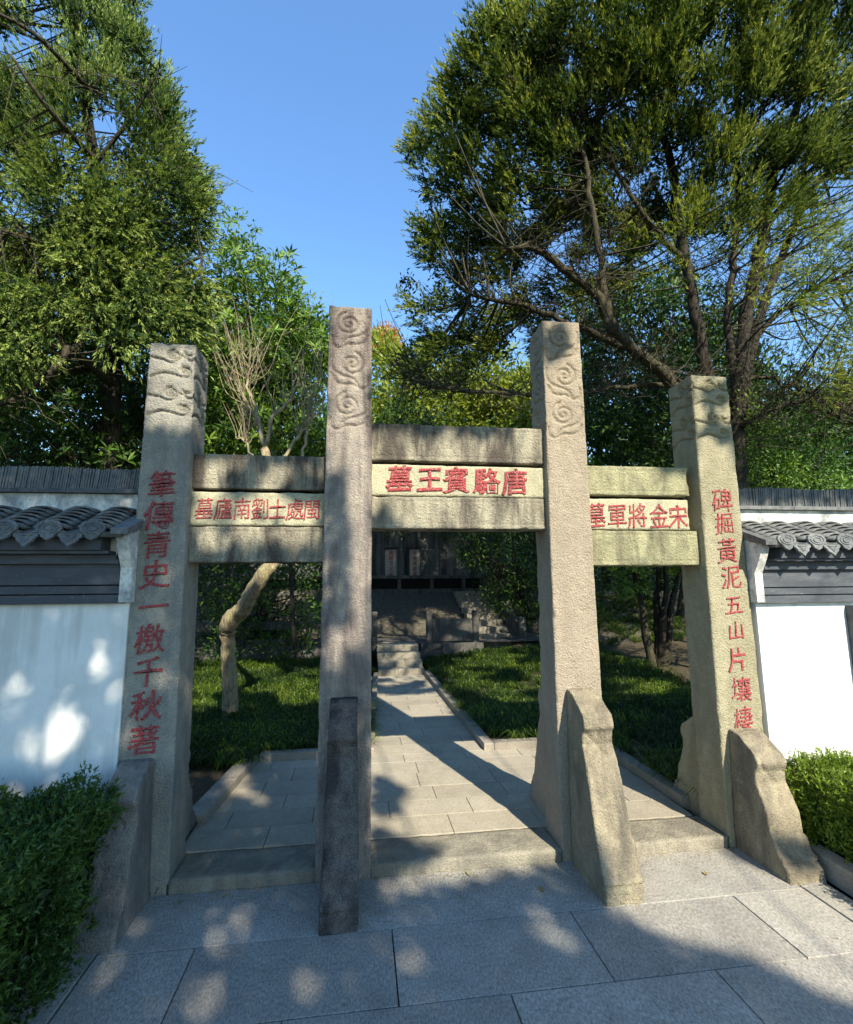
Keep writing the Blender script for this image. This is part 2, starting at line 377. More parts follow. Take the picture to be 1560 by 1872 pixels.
kerbs = thing('garden_kerb', (1.17, 1.78, 0), kind='structure')
def kerb_run(p, q, w=.095, z=.135, step=.72, side=1):
    p = np.array(p, float); q = np.array(q, float); L = np.linalg.norm(q-p); n = max(1, int(round(L/step))); d = (q-p)/L; s = np.array([-d[1], d[0]])*w*side
    for i in range(n):
        a = p+d*(L*i/n+.002); b = p+d*(L*(i+1)/n-.002); hz = z+random.uniform(-.004, .004); bv = .008
        V = []
        for (zz, o) in ((-.02, 0), (hz-bv, 0), (hz, bv)):
            for pt, ds in ((a, 0), (b, 0), (b, 1), (a, 1)):
                c = pt+s*ds; ctr = (a+b+s)/2; c2 = c+(ctr-c)/np.linalg.norm(ctr-c)*o*1.4; V.append((c2[0], c2[1], zz))
        F = [(3, 2, 1, 0), (8, 9, 10, 11)]+[(l+i2, l+(i2+1) % 4, l+4+(i2+1) % 4, l+4+i2) for l in (0, 4) for i2 in range(4)]
        if side < 0: F = [f[::-1] for f in F]
        obj('kerb_stone', V, F, M['kerb'], kerbs)
kerb_run((1.17, 1.78), (1.125, 5.86), side=-1); kerb_run((1.17+.097, 1.78), (2.22, 1.78), side=1, w=.10)
kerb_run((2.22, 1.78), (2.235, .42), side=1); kerb_run((-.985, .62), (-.87, 1.80), side=1, w=.13)
kerb_run((-.865, 1.80), (.10, 1.80), side=1, w=.10); kerb_run((.15, 1.80), (.33, 5.86), side=1, w=.07)
kerb_run((2.50, -2.2), (2.56, -.22), side=-1, w=.09, z=.10, step=.9)

def steps(name, x0, x1, y, run, z, rise, n, mat, parent, deep=.4):
    for i in range(n):
        xm = (x0+x1)/2+random.uniform(-.15, .15)
        for a_, b_ in ((x0, xm-.002), (xm+.002, x1)):
            V, F = boxvf(a_, b_, y+run*i+random.uniform(-.004, .004), y+run*(i+1)+(.03 if i < n-1 else deep), z+rise*i-.02, z+rise*(i+1), .006); obj(name, V, F, mat, parent)
st = thing('garden_steps', (.74, 5.9, 0), kind='structure')
steps('stone_step', .34, 1.13, 5.87, .28, .07, .10, 4, M['step'], st)
# ground of the two lawns, terrace and slope behind
def heights(x, y):
    if x > 3.1 and y > 6.95: return .35+(y-6.95)*.26
    h = .09
    if x > 2.4: h += min(.35, (x-2.4)*.03)
    if x > 1.17 and y > 3: h += (y-3)*.045*min(1, (x-1.17))
    if x < .1 and y > 4: h += (y-4)*.05
    return h
def sheet(name, x0, x1, y0, y1, st_, fn, mat, **k):
    xs = lin(x0, x1, st_); ys = lin(y0, y1, st_); V = [(x, y, fn(x, y)) for y in ys for x in xs]; n = len(xs)
    F = [(j*n+i, j*n+i+1, (j+1)*n+i+1, (j+1)*n+i) for j in range(len(ys)-1) for i in range(n-1)]
    return obj(name, V, F, mat, smooth=True, kind='structure', **k)
bump = lambda x, y: .02*math.sin(x*5+y*3)*math.cos(y*4-x)
sheet('right_lawn_soil', 1.27, 9, 1.87, 6.95, .2, lambda x, y: heights(x, y)+bump(x, y)*.5, M['soil'])
sheet('side_lawn_soil', 2.33, 9, .3, 1.86, .2, lambda x, y: heights(x, y)+bump(x, y)*.5, M['soil'])
sheet('left_lawn_soil', -8, .08, 1.90, 8.5, .2, lambda x, y: heights(x, y)+bump(x, y)*.5, M['soil'])
sheet('left_border_soil', -8, -1.02, .25, 1.90, .2, lambda x, y: heights(x, y)+bump(x, y)*.5, M['soil'])
sheet('terrace', .3, 4.2, 6.98, 8.3, .4, lambda x, y: .468, M['oldstone'])
def slope(x, y): return .45+np.clip((y-8.3)/2.2, 0, 1)*.95+bump(x*2, y*2)*2
sheet('bank', -8, 3.1, 8.3, 10.6, .2, slope, M['litter'])
sheet('upper_bank', 3.1, 14, 6.95, 10.9, .25, lambda x, y: .35+(y-6.95)*.26+bump(x*2, y*2)*2, M['litter'])
sheet('tomb_terrace', -8, 4.3, 10.6, 12.5, .5, lambda x, y: 1.40, M['oldstone'])

# ------------------------------------------------------------------ the stone gate
gate = thing('stone_gateway', (.635, .13, 0), 'weathered granite memorial gateway with four square columns, triple beams and red Chinese lettering', 'gateway')
SP = lambda c, r0, r1, turns, ph, sgn=1, n=70, ax=1.: [(c[0]+(r0+(r1-r0)*t)*math.cos(ph+sgn*turns*2*math.pi*t), c[1]+ax*(r0+(r1-r0)*t)*math.sin(ph+sgn*turns*2*math.pi*t)) for t in np.linspace(0, 1, n)]
def dist_poly(P, poly):
    A = np.array(poly); d = np.full(len(P), 9.)
    for a, b in zip(A[:-1], A[1:]):
        ab = b-a; t = np.clip(((P-a)@ab)/(ab@ab+1e-12), 0, 1); d = np.minimum(d, np.linalg.norm(P-a-t[:, None]*ab, axis=1))
    return d
def swirl_inner():
    c = [SP((.46, .64), .02, .30, 1.9, 1.2, -1)]
    c += [catmull([(.93, .80), (.94, .62), (.86, .46), (.70, .36), (.50, .30), (.38, .22), (.30, .05)], 6), catmull([(.08, .30), (.09, .12), (.20, .03), (.30, .05), (.45, .13), (.65, .13), (.80, .19), (.90, .36)], 6)]
    return [np.array(q) for q in c]
def swirl_outer():
    c = [SP((.52, .80), .02, .15, 1.8, .3, -1, ax=.9), catmull([(.03, .72), (.15, .69), (.30, .66), (.42, .60), (.55, .62), (.66, .72)], 6), catmull([(.68, .78), (.78, .74), (.86, .66), (.97, .66)], 6), catmull([(.75, .86), (.8, .80), (.9, .80)], 4)]
    c += [SP((.80, .40), .02, .11, 1.7, .3, -1, ax=.9), catmull([(.05, .18), (.2, .27), (.35, .31), (.55, .27), (.72, .22), (.86, .24), (.91, .36)], 6)]
    return [np.array(q) for q in c]
def carve(zlo, zhi, units, curves, depth=.021, w=.0068):
    def g(P, lo, hi):
        out = np.zeros(len(P)); wdt = hi[0]-lo[0]; dep = hi[1]-lo[1]; H = (zhi-zlo)/units
        for face in range(3):
            if face == 0: m = np.abs(P[:, 1]-lo[1]) < 1e-6; U = (P[:, 0]-lo[0])/wdt; sc = wdt
            elif face == 1: m = np.abs(P[:, 0]-lo[0]) < 1e-6; U = 1-(P[:, 1]-lo[1])/dep; sc = dep
            else: m = np.abs(P[:, 0]-hi[0]) < 1e-6; U = (P[:, 1]-lo[1])/dep; sc = dep
            m = m & (P[:, 2] > zlo) & (P[:, 2] < zhi)
            if not m.any(): continue
            Z = (P[m, 2]-zlo)/H; k = np.floor(Z); fr = Z-k; u = U[m]
            if units == 3: uu = np.where(k == 1, 1-u, u)
            else: uu = u
            Q = np.stack([uu*sc, fr*H], 1); d = np.full(len(Q), 9.)
            for c in curves: d = np.minimum(d, dist_poly(Q, c*np.array([sc, H])))
            out[m] = -depth*np.exp(-(d/w)**2)-.003*np.exp(-(d/.022)**2)
        return out
    return g
def hgroove(z, depth=.006, w=.004):
    return lambda P, lo, hi: -depth*np.exp(-((P[:, 2]-z)/w)**2)
cols = [(-1.296, -.984, 3.07, .85, 'col1', 'outer'), (-.227, .080, 3.385, .89, 'col2', 'inner'), (1.190, 1.496, 3.375, .87, 'col3', 'inner'), (2.255, 2.572, 3.035, .86, 'col4', 'outer')]
CD = .27; colobj = []
for i, (a, b, H, tp, mt, kind) in enumerate(cols):
    zc = 2.53 if kind == 'inner' else 2.60
    zs = np.concatenate([lin(-.03, zc-.02, .022), lin(zc-.01, H, .0062)])
    g = [carve(H-.83 if kind == 'inner' else H-.50, H-.02, 3 if kind == 'inner' else 2, swirl_inner() if kind == 'inner' else swirl_outer(), .014 if kind == 'inner' else .019)]
    if kind == 'outer': g.append(hgroove(H-.575 if i == 0 else H-.56))
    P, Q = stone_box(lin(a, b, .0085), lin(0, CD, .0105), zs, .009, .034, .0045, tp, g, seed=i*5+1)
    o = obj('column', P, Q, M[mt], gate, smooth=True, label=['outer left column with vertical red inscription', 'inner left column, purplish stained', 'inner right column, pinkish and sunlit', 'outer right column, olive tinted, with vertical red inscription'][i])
    colobj.append(o)
    if kind == 'inner':      # raised back edge slab of the carved top
        pass
# beams
def beam(x0, x1, z0, z1, y0, y1, mat, seed, lines=True, amp=.0035):
    zs = np.unique(np.concatenate([lin(z0, z0+.045, .006), lin(z0+.05, z1-.05, .018), lin(z1-.045, z1, .006)])) if lines else lin(z0, z1, .015)
    def g(P, lo, hi):
        m = np.abs(P[:, 1]-lo[1]) < 1e-6; d = np.minimum(np.abs(P[:, 2]-(lo[2]+.03)), np.abs(P[:, 2]-(hi[2]-.03)))
        d2 = np.minimum(np.abs(P[:, 0]-(lo[0]+.05)), np.abs(P[:, 0]-(hi[0]-.035)))
        return np.where(m, -.004*np.exp(-(d/.004)**2)-(.003*np.exp(-(d2/.006)**2)), 0)
    P, Q = stone_box(lin(x0, x1, .014), lin(y0, y1, .03), zs, .007, .022, amp, None, [g] if lines else [], seed=seed)
    return obj('beam' if lines else 'inscribed_panel', P, Q, M[mat], gate, smooth=True)
panels = []
# middle
xa, xb = .05, 1.225
beam(xa, xb, 2.385, 2.628, .055, .235, 'beam', 31); panels.append(beam(xa, xb, 2.158, 2.362, .060, .20, 'panel', 32, False)); beam(xa, xb, 1.950, 2.155, .055, .235, 'beam', 33)
mb = MB(); mb.box(xa, xb-.02, .12, .19, 2.35, 2.40); mb.obj('joint_filler', M['dark'], gate)
xa, xb = -1.01, -.20
beam(xa, xb, 2.185, 2.400, .055, .235, 'beam', 34); panels.append(beam(xa, xb, 1.962, 2.168, .060, .20, 'panel', 35, False)); beam(xa, xb, 1.742, 1.958, .055, .235, 'beam', 36)
mb = MB(); mb.box(xa+.02, xb, .12, .19, 2.155, 2.195); mb.obj('joint_filler', M['dark'], gate)
xa, xb = 1.47, 2.29
beam(xa, xb-.06, 2.183, 2.385, .055, .235, 'beamr', 37); panels.append(beam(xa, xb-.075, 1.952, 2.162, .060, .20, 'panel', 38, False)); beam(xa, xb-.015, 1.715, 1.948, .055, .235, 'beamr', 39)
mb = MB(); mb.box(xa, xb-.04, .12, .19, 2.15, 2.19); mb.obj('joint_filler', M['dark'], gate)
# threshold slabs
for x0, x1, s in [(-.99, -.215, 41), (.07, 1.20, 42), (1.487, 2.262, 43)]:
    P, Q = stone_box(lin(x0, x1, .03), lin(.0, .285, .03), lin(-.03, .066, .012), .008, .02, .004, seed=s); obj('threshold_step', P, Q, M['step'], gate, smooth=True)
# drum (clasping) stones
big = [(0, .43), (.08, .43), (.16, .39), (.30, .34), (.45, .30), (.52, .285), (.62, .25), (.70, .205), (.755, .215), (.80, .245), (.86, .23), (.90, .16), (.94, .10), (.965, .05)]
small = [(0, .40), (.06, .395), (.12, .33), (.20, .29), (.30, .275), (.38, .235), (.44, .205), (.50, .205), (.55, .235), (.60, .20), (.64, .13), (.67, .09), (.685, .05)]
def drum(cx, wd, prof, back, mat, seed):
    D = .43; H = prof[-1][0]; zz = [p[0] for p in prof]; dd = [p[1] for p in prof]
    def post(P):
        k = np.interp(P[:, 2], zz, dd)/D; Q = P.copy()
        Q[:, 1] = P[:, 1]*k
        Q[:, 0] = cx+(P[:, 0]-cx)*(1.12-.22*np.clip(P[:, 2]/H, 0, 1))
        if back: Q[:, 1] = CD-Q[:, 1]
        return Q
    def vg(P, lo, hi):
        m = np.abs(P[:, 1]-lo[1]) < 1e-6; u = (P[:, 0]-lo[0])/(hi[0]-lo[0]); z = P[:, 2]
        zt = H*.79; d = np.abs((z-(zt-.12*np.clip(u-.15, 0, .5)/.5*.9))); g1 = -.022*np.exp(-(d/.010)**2)*(u > .1)*(u < .7)
        g2 = -.010*np.exp(-((z-H*.28)/.006)**2)-.010*np.exp(-((z-.085)/.007)**2)-.008*np.exp(-((z-H*.80)/.008)**2)+.010*((z > .085) & (z < H*.28))
        return np.where(m, g1+g2, 0)
    P, Q = stone_box(lin(cx-wd/2, cx+wd/2, .010), lin(-D, -.004, .02), lin(-.03, H, .008), .007, .022, .006, None, [vg], seed=seed, post=post, nscale=7)
    if back: Q = Q[:, ::-1]
    return obj('drum_stone', P, Q, M[mat], gate, smooth=True)
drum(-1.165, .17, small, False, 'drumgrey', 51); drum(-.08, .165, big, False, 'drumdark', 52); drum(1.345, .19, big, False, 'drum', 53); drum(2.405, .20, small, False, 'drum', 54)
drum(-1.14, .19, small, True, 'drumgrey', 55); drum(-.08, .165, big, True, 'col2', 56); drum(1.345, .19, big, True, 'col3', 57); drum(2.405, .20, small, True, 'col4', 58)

# carved and painted characters
def glyph_mesh(ch, size, bold=-.003, bevel=.011, slant=.10, thick=.0035):
    c = bpy.data.curves.new('glyph', 'FONT'); c.body = ch; c.size = 1; c.offset = bold; c.extrude = .012; c.bevel_depth = bevel; c.bevel_resolution = 0; c.resolution_u = 3
    o = bpy.data.objects.new('glyph', c); COL.objects.link(o); bpy.context.view_layer.update()
    me = bpy.data.meshes.new_from_object(o.evaluated_get(bpy.context.evaluated_depsgraph_get()))
    n = len(me.vertices); V = np.empty(n*3); me.vertices.foreach_get('co', V); V = V.reshape(-1, 3)
    F = [tuple(p.vertices) for p in me.polygons]
    bpy.data.objects.remove(o); bpy.data.curves.remove(c); bpy.data.meshes.remove(me)
    u = V[:, 0]-.5; v = V[:, 1]-.38
    nz = np.stack([V[:, 0]*1., V[:, 1], np.full(n, hash_ch(ch))], 1)
    u = u+(vnoise(nz, 6, 3)-.5)*.05+(vnoise(nz, 16, 8)-.5)*.022; v = v+slant*u-.10*u*u+(vnoise(nz, 5, 5)-.5)*.05+(vnoise(nz, 17, 6)-.5)*.022
    u = u*(1-.12*v)+.03*v
    return np.stack([u*size, -V[:, 2]*thick/.024, v*size], 1), F
def hash_ch(ch): return (ord(ch) % 97)*1.37
def put_char(ch, px, py, hpx, y, parent, wf=1., **k):
    c = W(px, py, y); t_ = W(px, py-hpx/2, y); b_ = W(px, py+hpx/2, y); size = (t_[2]-b_[2])*1.04
    V, F = glyph_mesh(ch, size, **k); V[:, 0] *= wf
    V = V+np.array([c[0], y, c[2]])
    return obj('character', V, F, M['paint'], parent)
for ch, px, py, h, wf in [('筆', 297, 884, 50, .92), ('傳', 291, 941, 54, .95), ('青', 288, 995, 50, .98), ('史', 284, 1049, 52, .98), ('一', 281, 1107, 52, 1.), ('檄', 274, 1167, 54, .95), ('千', 271, 1228, 58, .92), ('秋', 268, 1289, 56, 1.), ('著', 264, 1352, 56, 1.)]:
    put_char(ch, px, py, h, -.0035, colobj[0], wf)
for ch, px, py, h, wf in [('碑', 1321, 914, 46, .95), ('掘', 1325, 956, 42, .98), ('黃', 1330, 1006, 48, .92), ('泥', 1337, 1054, 46, .98), ('五', 1342, 1105, 38, 1.05), ('山', 1346, 1152, 38, 1.), ('片', 1349, 1205, 48, .9), ('壤', 1356, 1260, 50, .92), ('棲', 1360, 1315, 50, .9)]:
    put_char(ch, px, py, h*.95, -.0035, colobj[3], wf*.95, bold=-.008)
for ch, px in [('墓', 731), ('王', 786), ('賓', 835), ('駱', 890), ('唐', 942)]: put_char(ch, px, 874+(px-731)*.03, 47, .0575, panels[0], .97, bold=-.002, bevel=.027, slant=.05)
for ch, px in [('墓', 374), ('廬', 409), ('南', 443), ('劉', 476), ('士', 508), ('處', 540), ('閩', 571)]: put_char(ch, px, 929+(px-374)*.01, 39, .0575, panels[1], .80, bold=-.006, slant=.05)
for ch, px in [('墓', 1090), ('軍', 1129), ('將', 1166), ('金', 1205), ('宋', 1240)]: put_char(ch, px, 941+(px-1090)*.02, 45, .0575, panels[2], .82, bold=-.004, slant=.06)

# ------------------------------------------------------------------ boundary walls with tiled copings
TILE_W = .215
def arc_tile(conv, w, L, th, seg=8):
    V = []; r = w/2
    for y in (0, L):
        for o in (0, th):
            for i in range(seg+1):
                a = math.pi*(.12+.76*i/seg); x = -math.cos(a)*(r+o*conv)/math.cos(math.pi*.12); z = (math.sin(a)-math.sin(math.pi*.12))*(r*.62)*conv+(o)
                V.append((x, y, z))
    n = seg+1; F = []
    for i in range(seg):
        F += [(n+i, n+i+1, 3*n+i+1, 3*n+i), (i+1, i, 2*n+i, 2*n+i+1), (i, i+1, n+i+1, n+i), (2*n+i+1, 2*n+i, 3*n+i, 3*n+i+1)]
    F += [(0, n, 3*n, 2*n), (n-1, 3*n-1, 4*n-1, 2*n-1)]
    return mesh_np('roof_tile', np.array(V), F, M['tile'], True)
ME_CONV = arc_tile(1, .152, .13, .010); ME_PAN = arc_tile(-1, .140, .13, .009)
def fan_mesh():
    pts = []
    for i in range(25):
        a = math.pi*i/24; s = 1+.05*math.cos(a*14); pts.append((-.083*math.cos(a)*s, .045*math.sin(a)*s))
    low = [(.078, -.03), (.05, -.052), (.035, -.078), (0, -.098), (-.035, -.078), (-.05, -.052), (-.078, -.03)]
    V, F = prism(pts+low, -.006, .010)
    mb = MB(); mb.add(V, F)
    for r0 in (.028, .05):
        mb2 = [(-r0*1.25*math.cos(a), -.008, .75*r0*math.sin(a)-.012) for a in np.linspace(0, 2*math.pi, 17)]; tube(mb, mb2, [.0035], 4)
    return mesh_np('eave_tile', np.concatenate(mb.V), mb.F, M['fan'])
def drip_mesh():
    V, F = prism([(-.075, .02), (-.03, .008), (0, .004), (.03, .008), (.075, .02), (.07, -.025), (.055, -.035), (.045, -.058), (.022, -.075), (0, -.10), (-.022, -.075), (-.045, -.058), (-.055, -.035), (-.07, -.025)], -.006, .008)
    mb = MB(); mb.add(V, F); tube(mb, [(-.04, -.008, -.012), (-.02, -.008, -.035), (0, -.008, -.062), (.02, -.008, -.035), (.04, -.008, -.012), (0, -.008, -.02), (-.04, -.008, -.012)], [.003], 4)
    return mesh_np('drip_tile', np.concatenate(mb.V), mb.F, M['fan'])
ME_FAN = fan_mesh(); ME_DRIP = drip_mesh()
def coping_wall(sgn, xin, xout, dz, label, tile_end, phase, window=None):
    """sgn -1: runs left from xin, +1 runs right"""
    w = thing('boundary_wall', (xin, .2, 0), label, 'wall')
    x0, x1 = sorted((xin, xout)); Z = lambda z: z+dz
    mb = MB()
    if window:
        wx0, wx1, wz0, wz1 = window
        mb.box(x0, wx0, -.050, .34, -.1, Z(1.862)); mb.box(wx1, x1, -.050, .34, -.1, Z(1.862)); mb.box(wx0, wx1, -.050, .34, -.1, wz0); mb.box(wx0, wx1, -.050, .34, wz1, Z(1.862))
    else: mb.box(x0, x1, -.050, .34, -.1, Z(1.862))
    mb.obj('plaster_wall', M['plaster'], w)
    e = .10 if sgn > 0 else .0
    def band(name, ya, z0, z1, mat, inset, bev=0):
        mb = MB(); xa, xb = (xin+inset, xout) if sgn > 0 else (xout, xin-inset); mb.box(xa, xb, ya, .10, Z(z0), Z(z1), bev); return mb.obj(name, mat, w)
    band('moulding', -.084, 1.495, 1.500, M['band'], .02); band('moulding', -.078, 1.5005, 1.541, M['band'], .02); band('moulding', -.076, 1.549, 1.590, M['band'], .02); band('moulding', -.073, 1.598, 1.690, M['band'], .02); band('gap_shade_backing', -.060, 1.502, 1.688, M['dark'], .025)  # near-black backing stands in for the recess shade in the moulding gaps
    band('moulding', -.098, 1.712, 1.735, M['band'], .05); band('moulding', -.065, 1.691, 1.711, M['band'], .05)
    band('moulding', -.140, 1.765, 1.782, M['band'], .09); band('moulding', -.085, 1.736, 1.764, M['band'], .07)
    band('moulding', -.160, 1.784, 1.852, M['band'], .12); band('eave_board', -.195, 1.854, 1.872, M['tile'], .10)
    # end pier of plaster closing the mouldings
    mb = MB(); a, b = (xin-.02, xin+.035) if sgn > 0 else (xin-.04, xin+.02)
    poly = [(.11, 1.49), (-.09, 1.50), (-.09, 1.69), (-.12, 1.74), (-.15, 1.80), (-.18, 1.88), (.13, 2.00)]
    Vp = [(a, y, Z(z)) for y, z in poly]+[(b, y, Z(z)) for y, z in poly]; n = len(poly)
    Fp = [tuple(range(n)), tuple(range(2*n-1, n-1, -1))]+[(i, i+n, (i+1) % n+n, (i+1) % n) for i in range(n)]
    obj('end_plaster', Vp, [f[::-1] for f in Fp], M['grime'], w)
    poly = [(-.22, 1.865), (-.22, 1.895), (.12, 2.03), (.14, 1.99), (-.10, 1.89)]; a2, b2 = (a-.01, b+.015)
    Vp = [(a2, y, Z(z)) for y, z in poly]+[(b2, y, Z(z)) for y, z in poly]; n = len(poly)
    Fp = [tuple(range(n)), tuple(range(2*n-1, n-1, -1))]+[(i, i+n, (i+1) % n+n, (i+1) % n) for i in range(n)]
    obj('verge_board', Vp, [f[::-1] for f in Fp], M['tile'], w)
    # roof bed
    Vb = [(x0+.02, -.22, Z(1.872)), (x1, -.22, Z(1.872)), (x1, .16, Z(1.990)), (x0+.02, .16, Z(1.990)), (x0+.02, -.20, Z(1.85)), (x1, -.20, Z(1.85)), (x1, .16, Z(1.99)), (x0+.02, .16, Z(1.99))]
    obj('roof_bed', Vb, [(0, 1, 2, 3), (7, 6, 5, 4), (0, 4, 5, 1), (2, 6, 7, 3), (1, 5, 6, 2), (0, 3, 7, 4)], M['tile'], w)
    # upper wall band, moulding and standing ridge tiles
    mb = MB(); mb.box(x0, x1, .15, .33, Z(1.99), Z(2.145)); mb.obj('ridge_plaster', M['grime'], w)
    mb = MB(); k = x0
    while k < x1: mb.box(k+.001, min(k+.262, x1), .118, .36, Z(2.147), Z(2.172), .004); k += .264
    mb.obj('ridge_moulding', M['tile'], w, kind='stuff')
    mb = MB(); x = x0+.006; lean = 0.
    while x < x1:
        lean += random.uniform(-.004, .004); lean = max(-.012, min(.012, lean*.97+.001)); h = .135+random.uniform(-.006, .006)+.006*math.sin(x*9); t_ = .0105+random.uniform(-.001, .002)
        yo = random.uniform(-.004, .004)
        V, F = boxvf(x, x+t_, .165+yo, .315, Z(2.174), Z(2.174)+h); V[4:, 0] += lean; mb.add(V, F); x += t_+random.uniform(.0015, .005)
    mb.obj('ridge_tile_row', M['tile'], w, kind='stuff')
    # roof tiles
    ang = math.atan2(.134, .32); nrow = 7
    x = xin+phase*sgn
    cnt = 0
    while (x-tile_end)*sgn < 0:
        for i in range(nrow):
            tt = i/nrow; y = -.205+.32*tt; z = Z(1.868+.134*tt)
            for me, dx, dzz in ((ME_PAN, TILE_W/2*sgn, .022), (ME_CONV, 0, .024)):
                if dx and i % 1: continue
                o = link('roof_tile', me, w); o.location = Vector((x+dx+random.uniform(-.003, .003), y+random.uniform(-.004, .004), z+dzz+.002*i))-w.location
                o.rotation_euler = (ang-.36+random.uniform(-.015, .015), random.uniform(-.02, .02), random.uniform(-.03, .03))
        o = link('eave_tile', ME_FAN, w); o.scale = (.76, 1, .78); o.location = Vector((x, -.215, Z(1.905)))-w.location; o.rotation_euler = (R(-8), random.uniform(-.04, .04), 0)
        o = link('drip_tile', ME_DRIP, w); o.scale = (.84, 1, .78); o.location = Vector((x+TILE_W/2*sgn, -.210, Z(1.868)))-w.location; o.rotation_euler = (R(-14), random.uniform(-.05, .05), 0)
        x += TILE_W*sgn; cnt += 1
    w.location.y += .036
    return w
wl = coping_wall(-1, -1.285, -6.5, .04, 'white plastered wall with dark tiled coping on the left, mostly shaded', 'wall', .13)if False else coping_wall(-1, -1.275, -6.5, .02, 'shaded white plaster wall with black mouldings and grey tile coping, left of the gateway', -3.3, .14)
wr = coping_wall(1, 2.585, 9.0, -.03, 'sunlit white plaster wall with grey mouldings, tile coping and lattice window, right of the gateway', 4.4, .12, window=(3.275, 4.215, .62, 1.415))
lat = thing('lattice_window', (3.8, .22, .62), 'dark lattice window with pale wavy tile bars in the right wall', 'window')
lat.parent = wr; lat.location = Vector((3.8, .22, .62))-wr.location
for k_ in ('label', 'category'): del lat[k_]
mb = MB(); mb.box(3.245, 3.273, -.07, .35, .60, 1.44); mb.box(4.215, 4.245, -.07, .35, .60, 1.44); mb.box(3.275, 4.215, -.07, .35, .592, .618); mb.box(3.275, 4.215, -.07, .35, 1.417, 1.44); mb.obj('window_frame', M['band'], lat)
for i in range(5):
    for j in range(6):
        mb = MB(); zc = 1.36-i*.15; xc = 3.275+.1565*j; s_ = 1 if (i+j) % 2 else -1
        pts = [(xc+.1565*t, .20, zc+s_*.032*math.sin(math.pi*t)+.03*s_) for t in np.linspace(0, 1, 9)]
        V = []; 
        for (x, y, z) in pts: V += [(x, .05, z-.006), (x, .17, z-.006), (x, .17, z+.006), (x, .05, z+.006)]
        F = [(4*a+b, 4*a+4+b, 4*a+4+(b+1) % 4, 4*a+(b+1) % 4) for a in range(8) for b in range(4)]+[(3, 2, 1, 0), (32, 33, 34, 35)]
        mb.add(V, F); mb.obj('lattice_tile', M['grime'], lat)

# ------------------------------------------------------------------ foliage generators
def unit(v): return v/(np.linalg.norm(v, axis=-1, keepdims=True)+1e-9)
def rand_dirs(n): return unit(RNG.normal(size=(n, 3)))
def blades(C, D, L, Wd, rn=None, fold=0.):
    """rhombus leaves: base C, direction D (unit), length L, width Wd"""
    n = len(C); L = np.broadcast_to(L, n)[:, None]; Wd = np.broadcast_to(Wd, n)[:, None]
    N = rand_dirs(n) if rn is None else rn
    S = unit(np.cross(D, N)); U = np.cross(S, D)
    V = np.stack([C, C+D*L*.45+S*Wd*.5+U*fold*L, C+D*L, C+D*L*.45-S*Wd*.5+U*fold*L], 1).reshape(-1, 3)
    return V, (np.arange(n)[:, None]*4+np.arange(4)[None, :])
def needles(C, D, L, Wd):
    n = len(C); L = np.broadcast_to(L, n)[:, None]; Wd = np.broadcast_to(Wd, n)[:, None]
    S = unit(np.cross(D, rand_dirs(n)))
    V = np.stack([C-S*Wd*.5, C+S*Wd*.5, C+D*L], 1).reshape(-1, 3)
    return V, (np.arange(n)[:, None]*3+np.arange(3)[None, :])
def needle_crown(cl, cdir, crad, per=48, nn=15, plen=.22, nl=.05, nw=.011, up_=.45, tbase=None, bias=.75):
    n = len(cl); idx = np.repeat(np.arange(n), per)
    off = rand_dirs(len(idx))*(RNG.random(len(idx))**.45)[:, None]
    base = cl[idx]+off*crad[idx][:, None]*np.array([1, 1, .85])
    d = unit(cdir[idx]*bias+off*.6+np.array([0, 0, up_])+RNG.normal(size=(len(idx), 3))*.28)
    pl = plen*RNG.uniform(.6, 1.35, len(idx))
    j = np.repeat(np.arange(len(idx)), nn); t = RNG.random(len(j))
    nd = unit(d[j]*1.0+rand_dirs(len(j))*(.58-.25*t)[:, None])
    c = base[j]+d[j]*(pl[j]*t)[:, None]+rand_dirs(len(j))*.012
    V, F = needles(c, nd, nl*RNG.uniform(.6, 1.4, len(j)), nw)
    ct = RNG.random(n)*1.3-.15 if tbase is None else tbase
    tn = np.clip(.40+.28*(ct[idx][j]-.5)+.35*(RNG.random(len(idx))[j]-.5)+.25*(t-.5)+RNG.normal(size=len(j))*.10, 0, 1)
    return V, F, np.repeat(tn, 3)
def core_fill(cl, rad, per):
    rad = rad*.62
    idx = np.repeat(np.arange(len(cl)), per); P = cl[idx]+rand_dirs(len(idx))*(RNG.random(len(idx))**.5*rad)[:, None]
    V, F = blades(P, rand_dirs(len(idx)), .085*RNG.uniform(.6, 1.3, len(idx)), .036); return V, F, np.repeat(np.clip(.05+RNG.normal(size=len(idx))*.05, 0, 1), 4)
def poisson_poly(poly, ydist, n, mind, dens=None, tries=40):
    xs = [p[0] for p in poly]; ys = [p[1] for p in poly]; out = []
    cnt = 0
    while len(out) < n and cnt < n*tries:
        cnt += 1; px = random.uniform(min(xs), max(xs)); py = random.uniform(min(ys), max(ys))
        if not inpoly(np.array([px]), np.array([py]), poly)[0]: continue
        if dens and random.random() > dens(px, py): continue
        p = W(px, py, ydist(px, py))
        if out and np.min(np.linalg.norm(np.array(out)-p, axis=1)) < mind: continue
        out.append(p)
    return np.array(out)
def limbs(mb, starts, targets, r0, r1, sag=.2, n=5, wob=.05):
    for s_, t_ in zip(starts, targets):
        s_ = np.array(s_); t_ = np.array(t_); mid = (s_+t_)/2+np.array([random.uniform(-.15, .15), random.uniform(-.15, .15), -sag*random.uniform(.2, 1)])*np.linalg.norm(t_-s_)*.4
        tube(mb, catmull([s_, mid, t_], 5), [r0, r1], n, wob)
def WL(pts): return [W(*p) for p in pts]
def WT(pts): return [W(p[0], p[1], p[2]+.8*min(1, max(0, (680-p[1])/500))) for p in pts]

